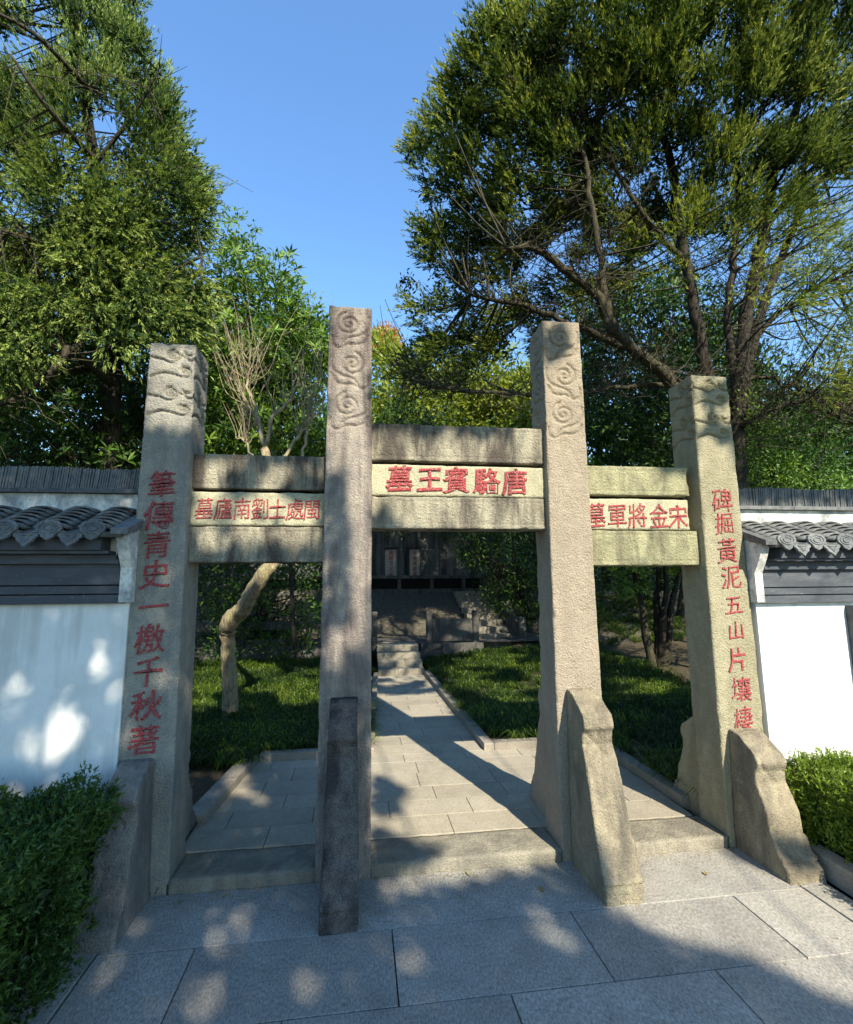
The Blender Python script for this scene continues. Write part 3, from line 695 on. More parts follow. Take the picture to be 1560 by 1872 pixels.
# --- right juniper
jt = thing('juniper_tree', W(1320, 1000, 2.7)*np.array([1, 1, 0])+np.array([0, 0, .1]), 'large dark green juniper with many dark forking trunks filling the upper right above the gateway', 'tree')
base = W(1350, 1000, 2.7)
trunks = [
 ([(1340, 1250, 2.75), (1345, 1000, 2.75), (1346, 800, 2.7), (1352, 700, 2.65), (1368, 560, 2.6), (1392, 440, 2.5), (1420, 300, 2.3), (1470, 150, 2.1), (1500, 0, 1.9)], .125, .03),
 ([(1330, 1100, 2.8), (1315, 800, 2.8), (1290, 680, 2.7), (1270, 560, 2.6), (1245, 440, 2.4), (1225, 300, 2.2), (1190, 150, 1.9), (1180, 0, 1.6)], .10, .02),
 ([(1335, 1150, 2.8), (1300, 800, 2.7), (1215, 690, 2.5), (1130, 610, 2.2), (1090, 540, 2.1), (1030, 490, 1.9), (975, 455, 1.8), (925, 452, 1.7)], .085, .02),
 ([(1335, 1150, 3.0), (1310, 790, 3.0), (1230, 690, 2.9), (1150, 640, 2.8), (1060, 600, 2.7), (960, 560, 2.6), (860, 540, 2.5)], .075, .02),
 ([(1346, 800, 2.7), (1385, 600, 2.7), (1430, 470, 2.8), (1490, 340, 2.8), (1570, 240, 2.8)], .07, .02),
 ([(1352, 760, 2.7), (1330, 600, 2.6), (1345, 450, 2.5), (1350, 300, 2.3), (1340, 120, 2.0)], .06, .02),
 ([(1360, 640, 2.7), (1440, 560, 2.8), (1500, 520, 2.9), (1590, 490, 3.0)], .035, .012),
 ([(1230, 700, 2.7), (1130, 708, 2.6), (1040, 720, 2.4), (900, 716, 2.3), (790, 705, 2.2), (740, 690, 2.1)], .032, .008),
 ([(1120, 610, 2.2), (1100, 500, 2.0), (1085, 400, 1.8), (1060, 250, 1.6), (1000, 120, 1.4)], .05, .012),
 ([(1345, 790, 2.7), (1370, 770, 2.5), (1420, 745, 2.4), (1480, 735, 2.3), (1530, 760, 2.3), (1590, 790, 2.3)], .028, .008),
 ([(1352, 700, 2.6), (1400, 690, 2.5), (1450, 710, 2.4), (1520, 735, 2.4), (1560, 760, 2.4)], .025, .006),
 ([(1250, 480, 2.4), (1180, 400, 2.0), (1120, 300, 1.7), (1050, 200, 1.5), (960, 160, 1.3)], .035, .01),
 ([(1400, 420, 2.5), (1460, 330, 2.4), (1530, 200, 2.2), (1580, 80, 2.)], .045, .012),
]
allp = []
for k, (pts, r0, r1) in enumerate(trunks):
    mb = MB(); c = catmull(WT(pts), 6); c = c+RNG.normal(size=c.shape)*.012; tube(mb, c, [r0*1.05, r0*.8, (r0+r1)/2, r1], 9, .12); allp.append(c)
    mb.obj('trunk' if k < 2 else 'limb', M['bark'] if k in (0, 1, 5, 4) else M['barkl'], jt, smooth=True)
polyJ = [(1000, -60), (1000, 10), (925, 15), (900, 45), (905, 95), (880, 60), (840, 75), (825, 110), (825, 160), (800, 190), (800, 215), (755, 220), (752, 260), (768, 290), (775, 370), (760, 400), (772, 430), (778, 475), (748, 500), (740, 540), (735, 690), (760, 730), (840, 700), (900, 665), (985, 640), (1060, 600), (1100, 560), (1180, 540), (1225, 480), (1260, 440), (1300, 420), (1360, 420), (1440, 390), (1640, 380), (1700, -300), (1000, -300)]
yj = lambda px, py: (1.5+2.1*np.clip((py-60)/620, 0, 1)+random.uniform(-.2, 1.1)-.0*px)
def ybase(px, py): return 1.3+2.0*np.clip(py/620, 0, 1)+1.1*random.random()**1.4
CJ = poisson_poly(polyJ, ybase, 460, .205, dens=lambda a, b: .75 if (a > 930 and b > 470) else (.45 if (a > 1230 and b > 300) else 1))
cj0 = W(1250, 450, 3.2)
dj = unit(CJ-cj0)
V, F, T = needle_crown(CJ, dj, np.full(len(CJ), .23)*RNG.uniform(.7, 1.25, len(CJ)), 71, 18, .17, .044, .0132)
# sparse sprays on the right side
polyS = [(1200, 480), (1240, 330), (1330, 300), (1440, 250), (1620, 190), (1620, 760), (1480, 700), (1400, 520), (1290, 560)]
CS = poisson_poly(polyS, lambda px, py: random.uniform(1.8, 4.2), 150, .24)
V2, F2, T2 = needle_crown(CS, unit(CS-cj0), np.full(len(CS), .25), 34, 16, .2, .044, .012)
F2 = F2+len(V); V = np.concatenate([V, V2]); F = np.concatenate([F, F2]); T = np.concatenate([T, T2])
obj('crown', V, F, M['juniper'], jt, tint=T)
CB = poisson_poly(polyJ, lambda a, b: ybase(a, b)+random.uniform(1.2, 2.2), 150, .36, dens=lambda a, b: .15 if (a > 930 and b > 470) else 1)
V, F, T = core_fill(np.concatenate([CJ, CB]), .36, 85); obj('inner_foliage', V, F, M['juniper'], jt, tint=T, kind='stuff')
mb = MB(); cand = np.concatenate([c[6:] for c in allp])
for c in np.concatenate([CJ[::1], CS]):
    d = np.linalg.norm(cand-c, axis=1)+np.clip(cand[:, 2]-c[2], 0, 9)*.8; s_ = cand[np.argmin(d)]
    tube(mb, catmull([s_, (s_+c)/2+np.array([random.uniform(-.1, .1), random.uniform(-.1, .1), -.06]), c], 4), [.016, .006], 4)
for k in range(1500):
    c = cand[random.randrange(len(cand))]; d = unit(np.array([random.uniform(-1, 1), random.uniform(-1, 1), random.uniform(-.35, .9)])); L = random.uniform(.25, .9)
    p1 = c+d*L*.5+np.array([0, 0, -.05]); p2 = c+d*L+np.array([random.uniform(-.15, .15), random.uniform(-.15, .15), random.uniform(-.05, .15)])
    tube(mb, [c, p1, p2], [.007, .0025], 3)
    for q in range(2): tube(mb, [p1, p1+rand_dirs(1)[0]*random.uniform(.12, .35)], [.0035, .0015], 3)
mb.obj('twigs', M['barkl'], jt, kind='stuff')

# --- left conifer
lt = thing('conifer_tree', W(205, 1000, 3.2)*np.array([1, 1, 0])+np.array([0, 0, .1]), 'tall light green conifer behind the left wall, filling the upper left corner', 'tree')
mb = MB(); c = catmull(WL([(215, 1150, 3.7), (205, 850, 3.7), (205, 600, 3.7), (190, 400, 3.8), (150, 150, 3.9), (110, -150, 4.)]), 6); tube(mb, c, [.12, .10, .04], 9, .1); mb.obj('trunk', M['bark'], lt, smooth=True); lp = [c]
for pts, r0 in [([(205, 700, 3.2), (130, 640, 2.4), (115, 660, 2.3), (60, 710, 2.2), (0, 740, 2.1), (-60, 760, 2.1)], .05), ([(200, 560, 3.1), (300, 500, 2.7), (370, 470, 2.4)], .035), ([(195, 430, 3.0), (280, 340, 2.6), (340, 300, 2.4)], .035), ([(180, 300, 2.9), (90, 200, 2.2), (20, 100, 1.9)], .04), ([(175, 300, 2.9), (250, 200, 2.6), (290, 130, 2.4)], .03), ([(195, 500, 3.), (90, 450, 2.4), (0, 420, 2.)], .04), ([(160, 160, 2.9), (60, 60, 2.3), (-60, 0, 2.)], .035)]:
    mb = MB(); c = catmull(WL(pts), 6); tube(mb, c, [r0, r0*.3], 7, .15); mb.obj('limb', M['barkl'], lt, smooth=True); lp.append(c)
polyL = [(-120, -120), (215, -120), (250, 30), (262, 70), (275, 95), (300, 110), (320, 150), (318, 190), (345, 225), (320, 250), (345, 285), (372, 305), (378, 345), (370, 375), (385, 420), (392, 480), (385, 540), (375, 590), (340, 620), (290, 600), (250, 640), (200, 600), (150, 570), (100, 610), (60, 680), (0, 700), (-120, 720)]
CL = poisson_poly(polyL, lambda px, py: 1.9+1.0*np.clip(1-py/600, -.2, 1)+2.0*random.random()**1.3, 330, .22, dens=lambda px, py: .25 if (70 < px < 250 and 150 < py < 300) or (px < 140 and 40 < py < 110) else 1)
cl0 = W(170, 330, 3.6); dl = unit(CL-cl0)
V, F, T = needle_crown(CL, dl, RNG.uniform(.19, .33, len(CL)), 67, 18, .18, .045, .0132, up_=.3, bias=1.0)
obj('crown', V, F, M['conifer'], lt, tint=T)
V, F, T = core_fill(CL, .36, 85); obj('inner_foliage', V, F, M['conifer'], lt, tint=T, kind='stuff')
mb = MB(); cand = np.concatenate(lp)
for c in CL:
    d = np.linalg.norm(cand-c, axis=1); s_ = cand[np.argmin(d)]; tube(mb, catmull([s_, (s_+c)/2+np.array([0, 0, -.05]), c], 4), [.014, .005], 4)
for k in range(300):
    c = cand[random.randrange(len(cand))]; d = unit(np.array([random.uniform(-1, 1), random.uniform(-1, .5), random.uniform(-.6, .4)])); L = random.uniform(.3, .9); p1 = c+d*L*.5; p2 = c+d*L+np.array([0, 0, -.12]); tube(mb, [c, p1, p2], [.006, .002], 3)
mb.obj('twigs', M['barkl'], lt, kind='stuff')

# --- broadleaf masses
def leaf_cloud(cl, rad, per, ll, lw, upb=.3, shell=.55, fold=.06, flat=.85):
    n = len(cl); idx = np.repeat(np.arange(n), per); off = rand_dirs(len(idx)); r = shell+(1-shell)*RNG.random(len(idx))
    base = cl[idx]+off*(r*rad[idx])[:, None]*np.array([1, 1, flat])
    d = unit(off*.7+RNG.normal(size=(len(idx), 3))*.55+np.array([0, 0, upb-.1])); nrm = unit(off+np.array([0, -.2, .8])+RNG.normal(size=(len(idx), 3))*.5)
    V, F = blades(base, d, ll*RNG.uniform(.6, 1.3, len(idx)), lw*RNG.uniform(.7, 1.2, len(idx)), nrm, fold)
    t = np.clip(.4+.3*(RNG.random(n)[idx]-.5)+RNG.normal(size=len(idx))*.18, 0, 1); return V, F, np.repeat(t, 4)
def rosettes(cl, rad, per, ll, lw, k=7):
    n = len(cl); idx = np.repeat(np.arange(n), per); off = rand_dirs(len(idx)); off[:, 2] = np.abs(off[:, 2])*.8-.1; off = unit(off)
    base = cl[idx]+off*(rad[idx]*RNG.uniform(.55, 1, len(idx)))[:, None]; ax = unit(off+np.array([0, -.3, .7])+RNG.normal(size=off.shape)*.25)
    j = np.repeat(np.arange(len(idx)), k); a = RNG.random(len(j))*.5+np.tile(np.arange(k)*2*math.pi/k, len(idx))
    e1 = unit(np.cross(ax, [0.31, .2, .93])); e2 = np.cross(ax, e1)
    d = unit(e1[j]*np.cos(a)[:, None]+e2[j]*np.sin(a)[:, None]+ax[j]*RNG.uniform(-.1, .8, len(j))[:, None])
    V, F = blades(base[j], d, ll*RNG.uniform(.7, 1.2, len(j)), lw, ax[j]+rand_dirs(len(j))*.3, .05)
    t = np.clip(.45+.4*(RNG.random(len(idx))[j]-.5)+RNG.normal(size=len(j))*.1, 0, 1); return V, F, np.repeat(t, 4)
def cat3(*a):
    V = []; F = []; T = []; n = 0
    for v, f, t in a: V.append(v); F.append(f+n); T.append(t); n += len(v)
    return np.concatenate(V), np.concatenate(F), np.concatenate(T)
def broad_tree(name, poly, yd, n, mind, rad, per, ll, lw, mat, label, cat, stem, group=None, ros=None, dens=None, sr=.07):
    cl = poisson_poly(poly, yd, n, mind, dens); bx = W(*stem)
    t = thing(name, (bx[0], bx[1], max(.05, min(bx[2], 1.5)) if bx[1] > 3 else .1), label, cat, group)
    parts = [leaf_cloud(cl, np.full(len(cl), rad)*RNG.uniform(.75, 1.2, len(cl)), per, ll, lw)]
    if ros: parts.append(rosettes(cl, np.full(len(cl), rad*1.1), ros[0], ros[1], ros[2]))
    V, F, T = cat3(*parts); obj('crown', V, F, mat, t, tint=T)
    b = np.array(t.location); top = cl.mean(0); mb = MB(); tube(mb, catmull([b-np.array([0, 0, .3]), (b+top)/2+np.array([.1, 0, 0]), top], 6), [sr, sr*.4], 7, .1)
    for c in cl[::2]:
        s_ = b+(top-b)*random.uniform(.35, 1); tube(mb, catmull([s_, (s_+c)/2, c], 3), [sr*.3, .006], 4)
    mb.obj('trunk', M['bark'], t, smooth=True); return t
# evergreen with long glossy leaves between the two left columns, behind the wall
broad_tree('evergreen_tree', [(400, 440), (430, 425), (465, 490), (520, 500), (560, 545), (600, 620), (620, 860), (340, 860), (330, 660), (395, 600)], lambda px, py: random.uniform(3.6, 5.2), 95, .3, .34, 170, .09, .032, M['broad_bright'], 'glossy green broadleaf evergreen rising between the two left columns', 'tree', (540, 1150, 4.9), ros=(9, .15, .038), sr=.035)
broad_tree('dark_shrub', [(-150, 640), (0, 690), (120, 650), (250, 620), (400, 600), (400, 1000), (-150, 1000)], lambda px, py: random.uniform(3.4, 5.0), 90, .36, .38, 95, .10, .034, M['broad'], 'dark rhododendron-like shrub in shade under the left conifer, behind the wall', 'shrub', (150, 1150, 4.2), ros=(7, .16, .04))
broad_tree('green_shrub', [(1345, 740), (1400, 760), (1440, 790), (1500, 830), (1545, 870), (1560, 1000), (1340, 1000)], lambda px, py: random.uniform(2.6, 3.6), 46, .22, .27, 210, .06, .030, M['broad_bright'], 'bright green leafy shrub rising over the right wall below the bare branches', 'shrub', (1440, 1150, 3.1))
broad_tree('dark_evergreen', [(1060, 600), (1240, 640), (1350, 640), (1480, 690), (1540, 700), (1600, 760), (1600, 1000), (1060, 1000)], lambda px, py: random.uniform(5.0, 7.0), 120, .38, .5, 180, .12, .05, M['broad'], 'dark evergreen mass standing behind the right beams and the juniper trunks', 'tree', (1300, 1150, 6.2))
broad_tree('yellow_green_tree', [(675, 640), (700, 620), (725, 640), (760, 700), (900, 660), (1000, 700), (1000, 860), (670, 860)], lambda px, py: random.uniform(12, 15), 110, .5, .75, 300, .20, .09, M['yellow'], 'sunlit yellow-green tree on the hill seen between the inner columns', 'tree', (790, 980, 13.5), sr=.12)
broad_tree('autumn_tree', [(678, 612), (700, 602), (716, 615), (722, 650), (672, 650)], lambda px, py: random.uniform(18, 20), 12, .4, .6, 260, .17, .08, M['orange'], 'small orange autumn treetop just right of the tallest left column', 'tree', (700, 900, 19), sr=.12)
broad_tree('garden_shrub', [(690, 800), (700, 770), (740, 745), (820, 775), (980, 785), (985, 965), (690, 950)], lambda px, py: random.uniform(8.6, 12.6), 120, .4, .5, 170, .12, .05, M['broad'], 'dark bush growing on top of the tomb wall behind the middle beam', 'shrub', (800, 1000, 12), sr=.08)
broad_tree('overhanging_tree', [(815, 960), (880, 960), (985, 960), (990, 1160), (940, 1150), (900, 1090), (860, 1040)], lambda px, py: random.uniform(7.6, 9.4), 46, .35, .42, 190, .08, .03, M['broad'], 'dark leafy tree overhanging the tomb wall, right inside the middle opening', 'tree', (1000, 1230, 8.6), sr=.09)
broad_tree('dim_tree', [(360, 1000), (600, 1000), (600, 1130), (560, 1200), (480, 1210), (360, 1220)], lambda px, py: random.uniform(6.0, 8.4), 60, .4, .45, 130, .10, .035, M['broad'], 'dark shaded shrubbery seen through the left opening behind the crooked trunk', 'shrub', (470, 1260, 7.4), ros=(3, .14, .035))
broad_tree('slope_shrub', [(1090, 1000), (1250, 1000), (1260, 1060), (1090, 1060)], lambda px, py: random.uniform(9.0, 11), 30, .5, .6, 130, .09, .04, M['broad'], 'dark shrubbery on the bank at the top of the right opening', 'shrub', (1180, 1100, 10.2))
broad_tree('canopy_tree', [(400, 540), (600, 620), (600, 880), (-120, 880), (-120, 560), (200, 540)], lambda px, py: random.uniform(6.0, 9.0), 120, .5, .62, 190, .15, .08, M['broad'], 'tall shady broadleaf tree behind the dark shrub above the left wall', 'tree', (300, 1150, 7.5), sr=.12)
broad_tree('canopy_tree', [(1040, 640), (1060, 540), (1180, 500), (1300, 520), (1390, 600), (1390, 720), (1600, 760), (1600, 900), (1060, 900)], lambda px, py: random.uniform(7.5, 10.0), 190, .42, .62, 200, .15, .08, M['broad'], 'tall shady broadleaf tree behind the juniper trunks, seen above the right beams', 'tree', (1240, 1130, 8.5), sr=.12)
# the wood that covers the hill behind everything
HL = ['behind the far left end of the left wall', 'behind the left wall, second from the left edge', 'behind the big conifer trunk', 'just left of the outer left column', 'behind the outer left column', 'behind the bare twigs above the left beams', 'just right of the inner right column', 'above the first letter of the right panel', 'above the middle of the right beams', 'left of the outer right column top', 'just right of the outer right column', 'above the near end of the right wall', 'in front of the red pavilion', 'beyond the right edge by the pavilion']; hc = [0]
def woodrow(px0, px1, n, ytop, yd, seed_, mat, per=230):
    for k in range(n):
        px = px0+(px1-px0)*(k+.5)/n+random.uniform(-20, 20); y = random.uniform(*yd); top = W(px, ytop(px)+random.uniform(-10, 20), y); gz = -.05+min(9, max(0, (y-11)*.42))
        H = max(2.5, top[2]-gz); w_ = random.uniform(1.5, 2.3)
        cl = np.array([[top[0]+random.uniform(-w_, w_)*.8*(1.05-q/22), y+random.uniform(-1, 1), gz+.8+(H-1.4)*q/21] for q in range(22)])
        t = thing('hill_tree', (top[0], y, gz), 'wood tree far back, '+HL[hc[0] % len(HL)], 'tree', 'trees of the wooded hill behind'); hc[0] += 1
        V, F, T = leaf_cloud(cl, np.full(len(cl), 1.0), per//2, .22, .10, shell=.5); obj('crown', V, F, mat, t, tint=T)
        mb = MB(); tube(mb, [(top[0], y, gz-.3), (top[0]+.1, y, gz+H*.5), (top[0], y, gz+H*.85)], [.16, .05], 6); mb.obj('trunk', M['bark'], t)
woodrow(-250, 610, 6, lambda p: 600 if p < 400 else 650, (10.8, 13), 0, M['broad'])
woodrow(930, 1330, 4, lambda p: 700, (12, 14.5), 1, M['broad']); woodrow(1330, 1750, 4, lambda p: 735, (12, 15), 1, M['broad'])

# --- bare crape myrtle with the crooked pale trunk
cml = []
cm = thing('crape_myrtle', (-1.45, 3.1, .1), 'leafless small tree, crooked pale trunk in the left opening, bare twigs above', 'tree')
mb = MB(); pts = WL([(421, 1335, 3.1), (421, 1250, 3.05), (418, 1190, 3.0), (416, 1160, 2.95), (422, 1135, 2.85), (445, 1112, 2.75), (462, 1080, 2.65), (485, 1045, 2.6), (505, 1020, 2.6), (505, 960, 2.7), (495, 880, 2.8), (485, 820, 2.85)])
c = catmull(pts, 6); c = c+RNG.normal(size=c.shape)*.006; tube(mb, c, [.088, .080, .076, .100, .080, .078, .066, .055, .05], 14, .10); mb.obj('trunk', M['barkp'], cm, smooth=True)
for pts, r0 in [([(488, 830, 2.85), (470, 770, 2.9), (455, 740, 2.9), (440, 715, 2.95), (420, 690, 3.)], .032), ([(485, 820, 2.85), (500, 760, 2.8), (530, 735, 2.8), (545, 700, 2.8)], .028), ([(478, 790, 2.9), (462, 735, 2.9), (450, 700, 2.9), (458, 670, 2.9), (445, 640, 2.9)], .024), ([(520, 840, 2.9), (545, 800, 2.9), (570, 770, 2.9), (590, 740, 2.9)], .024), ([(550, 850, 2.9), (560, 800, 2.9), (565, 740, 2.9), (585, 690, 2.9)], .022), ([(470, 850, 2.9), (450, 810, 2.9), (435, 800, 2.9)], .018)]:
    mb = MB(); c = catmull(WL(pts), 5); c += RNG.normal(size=c.shape)*.01; cml.append(c); tube(mb, c, [r0, r0*.35], 7, .15); mb.obj('limb', M['twig'], cm, smooth=True)
mb = MB()
for k in range(120):
    c = cml[random.randrange(len(cml))]; q0 = c[random.randrange(len(c)//3, len(c))]; L = random.uniform(.35, 1.25) if random.random() < .6 else random.uniform(.2, .5)
    d = unit(np.array([random.uniform(-.45, .45), random.uniform(-.4, .4), 1.])); d0 = unit(d+rand_dirs(1)[0]*.6)
    q1 = q0+d0*L*.25; q2 = q1+d*L*.4; q3 = q2+unit(d+rand_dirs(1)[0]*.15)*L*.4; tube(mb, catmull([q0, q1, q2, q3], 4), [.0055, .0018], 4)
    for z_ in range(2): tube(mb, [q2, q2+unit(d+rand_dirs(1)[0]*.7)*random.uniform(.1, .3)], [.003, .0015], 3)
mb.obj('twigs', M['twig'], cm, kind='stuff')

# --- multi-stemmed shrub tree in the right opening
ms = thing('multi_stem_tree', (4.8, 4.9, .15), 'small multi-stemmed tree with large green leaves in the right opening', 'tree')
for k, pts in enumerate([[(1195, 1228, 4.9), (1180, 1150, 4.9), (1172, 1095, 4.9), (1160, 1050, 4.8), (1150, 1000, 4.8)], [(1205, 1228, 4.9), (1203, 1150, 4.9), (1200, 1100, 4.9), (1205, 1060, 4.9), (1198, 1000, 4.9)], [(1215, 1225, 4.9), (1224, 1150, 4.9), (1226, 1110, 4.9), (1240, 1060, 4.9), (1250, 1000, 5.)], [(1208, 1225, 4.9), (1212, 1140, 4.8), (1218, 1080, 4.8), (1215, 1000, 4.8)]]):
    mb = MB(); c = catmull(WL(pts), 5); c += RNG.normal(size=c.shape)*.008; tube(mb, c, [.075, .06, .045, .035], 9, .12); mb.obj('trunk', M['bark'] if k % 2 else M['barkl'], ms, smooth=True)
cl = poisson_poly([(1100, 960), (1270, 960), (1265, 1060), (1200, 1060), (1150, 1100), (1125, 1090), (1150, 1050), (1100, 1040)], lambda a, b: random.uniform(3.9, 5.0), 22, .2)
V, F, T = rosettes(cl, np.full(len(cl), .25), 14, .11, .045, 6); obj('crown', V, F, M['broad_bright'], ms, tint=T)

# ------------------------------------------------------------------ things behind the gate
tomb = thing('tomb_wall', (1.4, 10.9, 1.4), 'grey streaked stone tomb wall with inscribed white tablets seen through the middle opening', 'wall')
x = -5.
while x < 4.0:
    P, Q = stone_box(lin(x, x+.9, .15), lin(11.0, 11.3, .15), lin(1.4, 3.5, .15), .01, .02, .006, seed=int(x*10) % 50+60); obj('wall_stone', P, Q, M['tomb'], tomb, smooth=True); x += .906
mb = MB(); mb.box(-5, 4.2, 10.88, 11.4, 3.50, 3.62, .02); mb.obj('coping', M['tomb'], tomb)
for x0, x1 in [(.70, 1.02), (1.38, 1.66)]:
    mb = MB(); mb.box(x0, x1, 10.93, 11.0, 1.80, 2.58, .01); s_ = mb.obj('tablet', M['stele'], tomb)
    mb = MB(); mb.box(x0-.05, x0-.004, 10.9, 11.0, 1.8, 2.64); mb.box(x1+.004, x1+.05, 10.9, 11.0, 1.8, 2.64); mb.box(x0-.05, x1+.05, 10.89, 11.0, 2.645, 2.70); mb.obj('tablet_frame', M['tomb'], tomb)
    txt = '唐駱賓王墓' if x0 < 1 else '宋金將軍墓'
    for i, ch in enumerate(txt):
        V, F = glyph_mesh(ch, .125, bevel=0, bold=.01); V += np.array([(x0+x1)/2, 10.926, 2.50-i*.15]); obj('character', V, F, M['redf'], s_)
mb = MB(); mb.box(1.9, 3.1, 10.95, 11.0, 1.85, 2.6, .01); mb.obj('blank_tablet', M['tomb'], tomb)
rail = thing('stone_railing', (1.2, 10.6, 1.4), 'low stone railing with dark openings at the foot of the tomb wall', 'railing')
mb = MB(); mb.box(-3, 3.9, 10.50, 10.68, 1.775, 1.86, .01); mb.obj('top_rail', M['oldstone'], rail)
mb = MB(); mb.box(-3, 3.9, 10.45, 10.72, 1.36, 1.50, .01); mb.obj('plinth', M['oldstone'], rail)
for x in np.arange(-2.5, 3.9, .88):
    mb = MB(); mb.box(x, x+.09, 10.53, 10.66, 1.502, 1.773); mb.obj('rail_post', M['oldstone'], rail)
mb = MB(); mb.box(-3, 3.9, 10.64, 10.66, 1.502, 1.773) if False else mb.box(-3, 3.9, 10.78, 10.80, 1.42, 1.79); mb.obj('opening_shade_sheet', M['dark'], rail)  # near-black sheet stands in for the shade inside the railing openings

bal = thing('stone_balustrade', (1.4, 7.0, .35), 'dark stone balustrade of square posts and panels at the top of the path steps', 'balustrade')
def post(x, y, z0, z1, w=.12, p=bal):
    P, Q = stone_box(lin(x-w/2, x+w/2, .04), lin(y-w/2, y+w/2, .04), np.unique(np.concatenate([lin(z0, z1, .05), [z1-.14, z1-.13]])), .008, .015, .003, grooves=[hgroove(z1-.135, .008, .01)], seed=int(x*10) % 30); obj('post', P, Q, M['oldstone'], p, smooth=True)
for x in (.30, 1.38, 2.32): post(x, 7.05, .35, 1.09)
mb = MB(); mb.box(1.45, 2.25, 7.02, 7.08, .50, .93, .01); mb.obj('panel', M['oldstone'], bal)
mb = MB(); mb.box(1.2, 2.45, 6.93, 7.16, .10, .466, .01); mb.obj('plinth', M['oldstone'], bal)
for x in (-.95, -2.2, -3.4): post(x, 7.05, .35, 1.09)
for a, b in ((-2.12, -1.03), (-3.32, -2.28), (-.87, .22)):
    mb = MB(); mb.box(a, b, 7.02, 7.08, .78, .93, .01); mb.obj('panel_rail', M['oldstone'], bal)
    mb = MB(); mb.box(a, b, 7.03, 7.07, .40, .60, .01); mb.obj('panel', M['oldstone'], bal)
mb = MB(); mb.box(-4, .20, 6.93, 7.16, .10, .42, .01); mb.obj('plinth', M['oldstone'], bal)
s2 = thing('side_steps', (2.9, 8, .4), kind='structure')
steps('stone_step', 2.50, 3.25, 7.3, .34, .30, .125, 9, M['step'], s2, .3)
for i in range(4):
    y = 7.35+i*.9; z = .42+i*.30; post(3.38, y, z-.1, z+.50, .14, s2)
    mb = MB(); V, F = boxvf(3.34, 3.42, y+.08, y+.82, z+.05, z+.32, .01); V[:, 2] += (V[:, 1]-y)*.33; mb.add(V, F); mb.obj('stair_parapet', M['oldstone'], s2)

pav = thing('red_pavilion', (14.4, 9.5, 0), 'dark red painted pavilion partly hidden behind branches at the right edge', 'pavilion')
for x, y in ((14.3, 9), (17.5, 9), (14.3, 12), (17.5, 12)):
    mb = MB(); tube(mb, [(x, y, 0), (x, y, 6.6)], [.28], 16); mb.obj('pillar', M['red'], pav, smooth=True)
mb = MB(); mb.box(13.9, 18, 8.86, 9.14, 6.25, 6.6); mb.box(14.16, 14.44, 9.14, 12.3, 6.25, 6.6); mb.obj('beam', M['red'], pav)
V = [(12.9, 7.6, 6.75), (19.6, 7.6, 6.75), (19.6, 14, 6.75), (12.9, 14, 6.75), (12.9, 7.6, 6.95), (19.6, 7.6, 6.95), (19.6, 14, 6.95), (12.9, 14, 6.95), (16, 10.5, 8.1)]
obj('roof', V, [(3, 2, 1, 0), (0, 1, 5, 4), (1, 2, 6, 5), (2, 3, 7, 6), (3, 0, 4, 7), (4, 5, 8), (5, 6, 8), (6, 7, 8), (7, 4, 8)], M['tile'], pav)

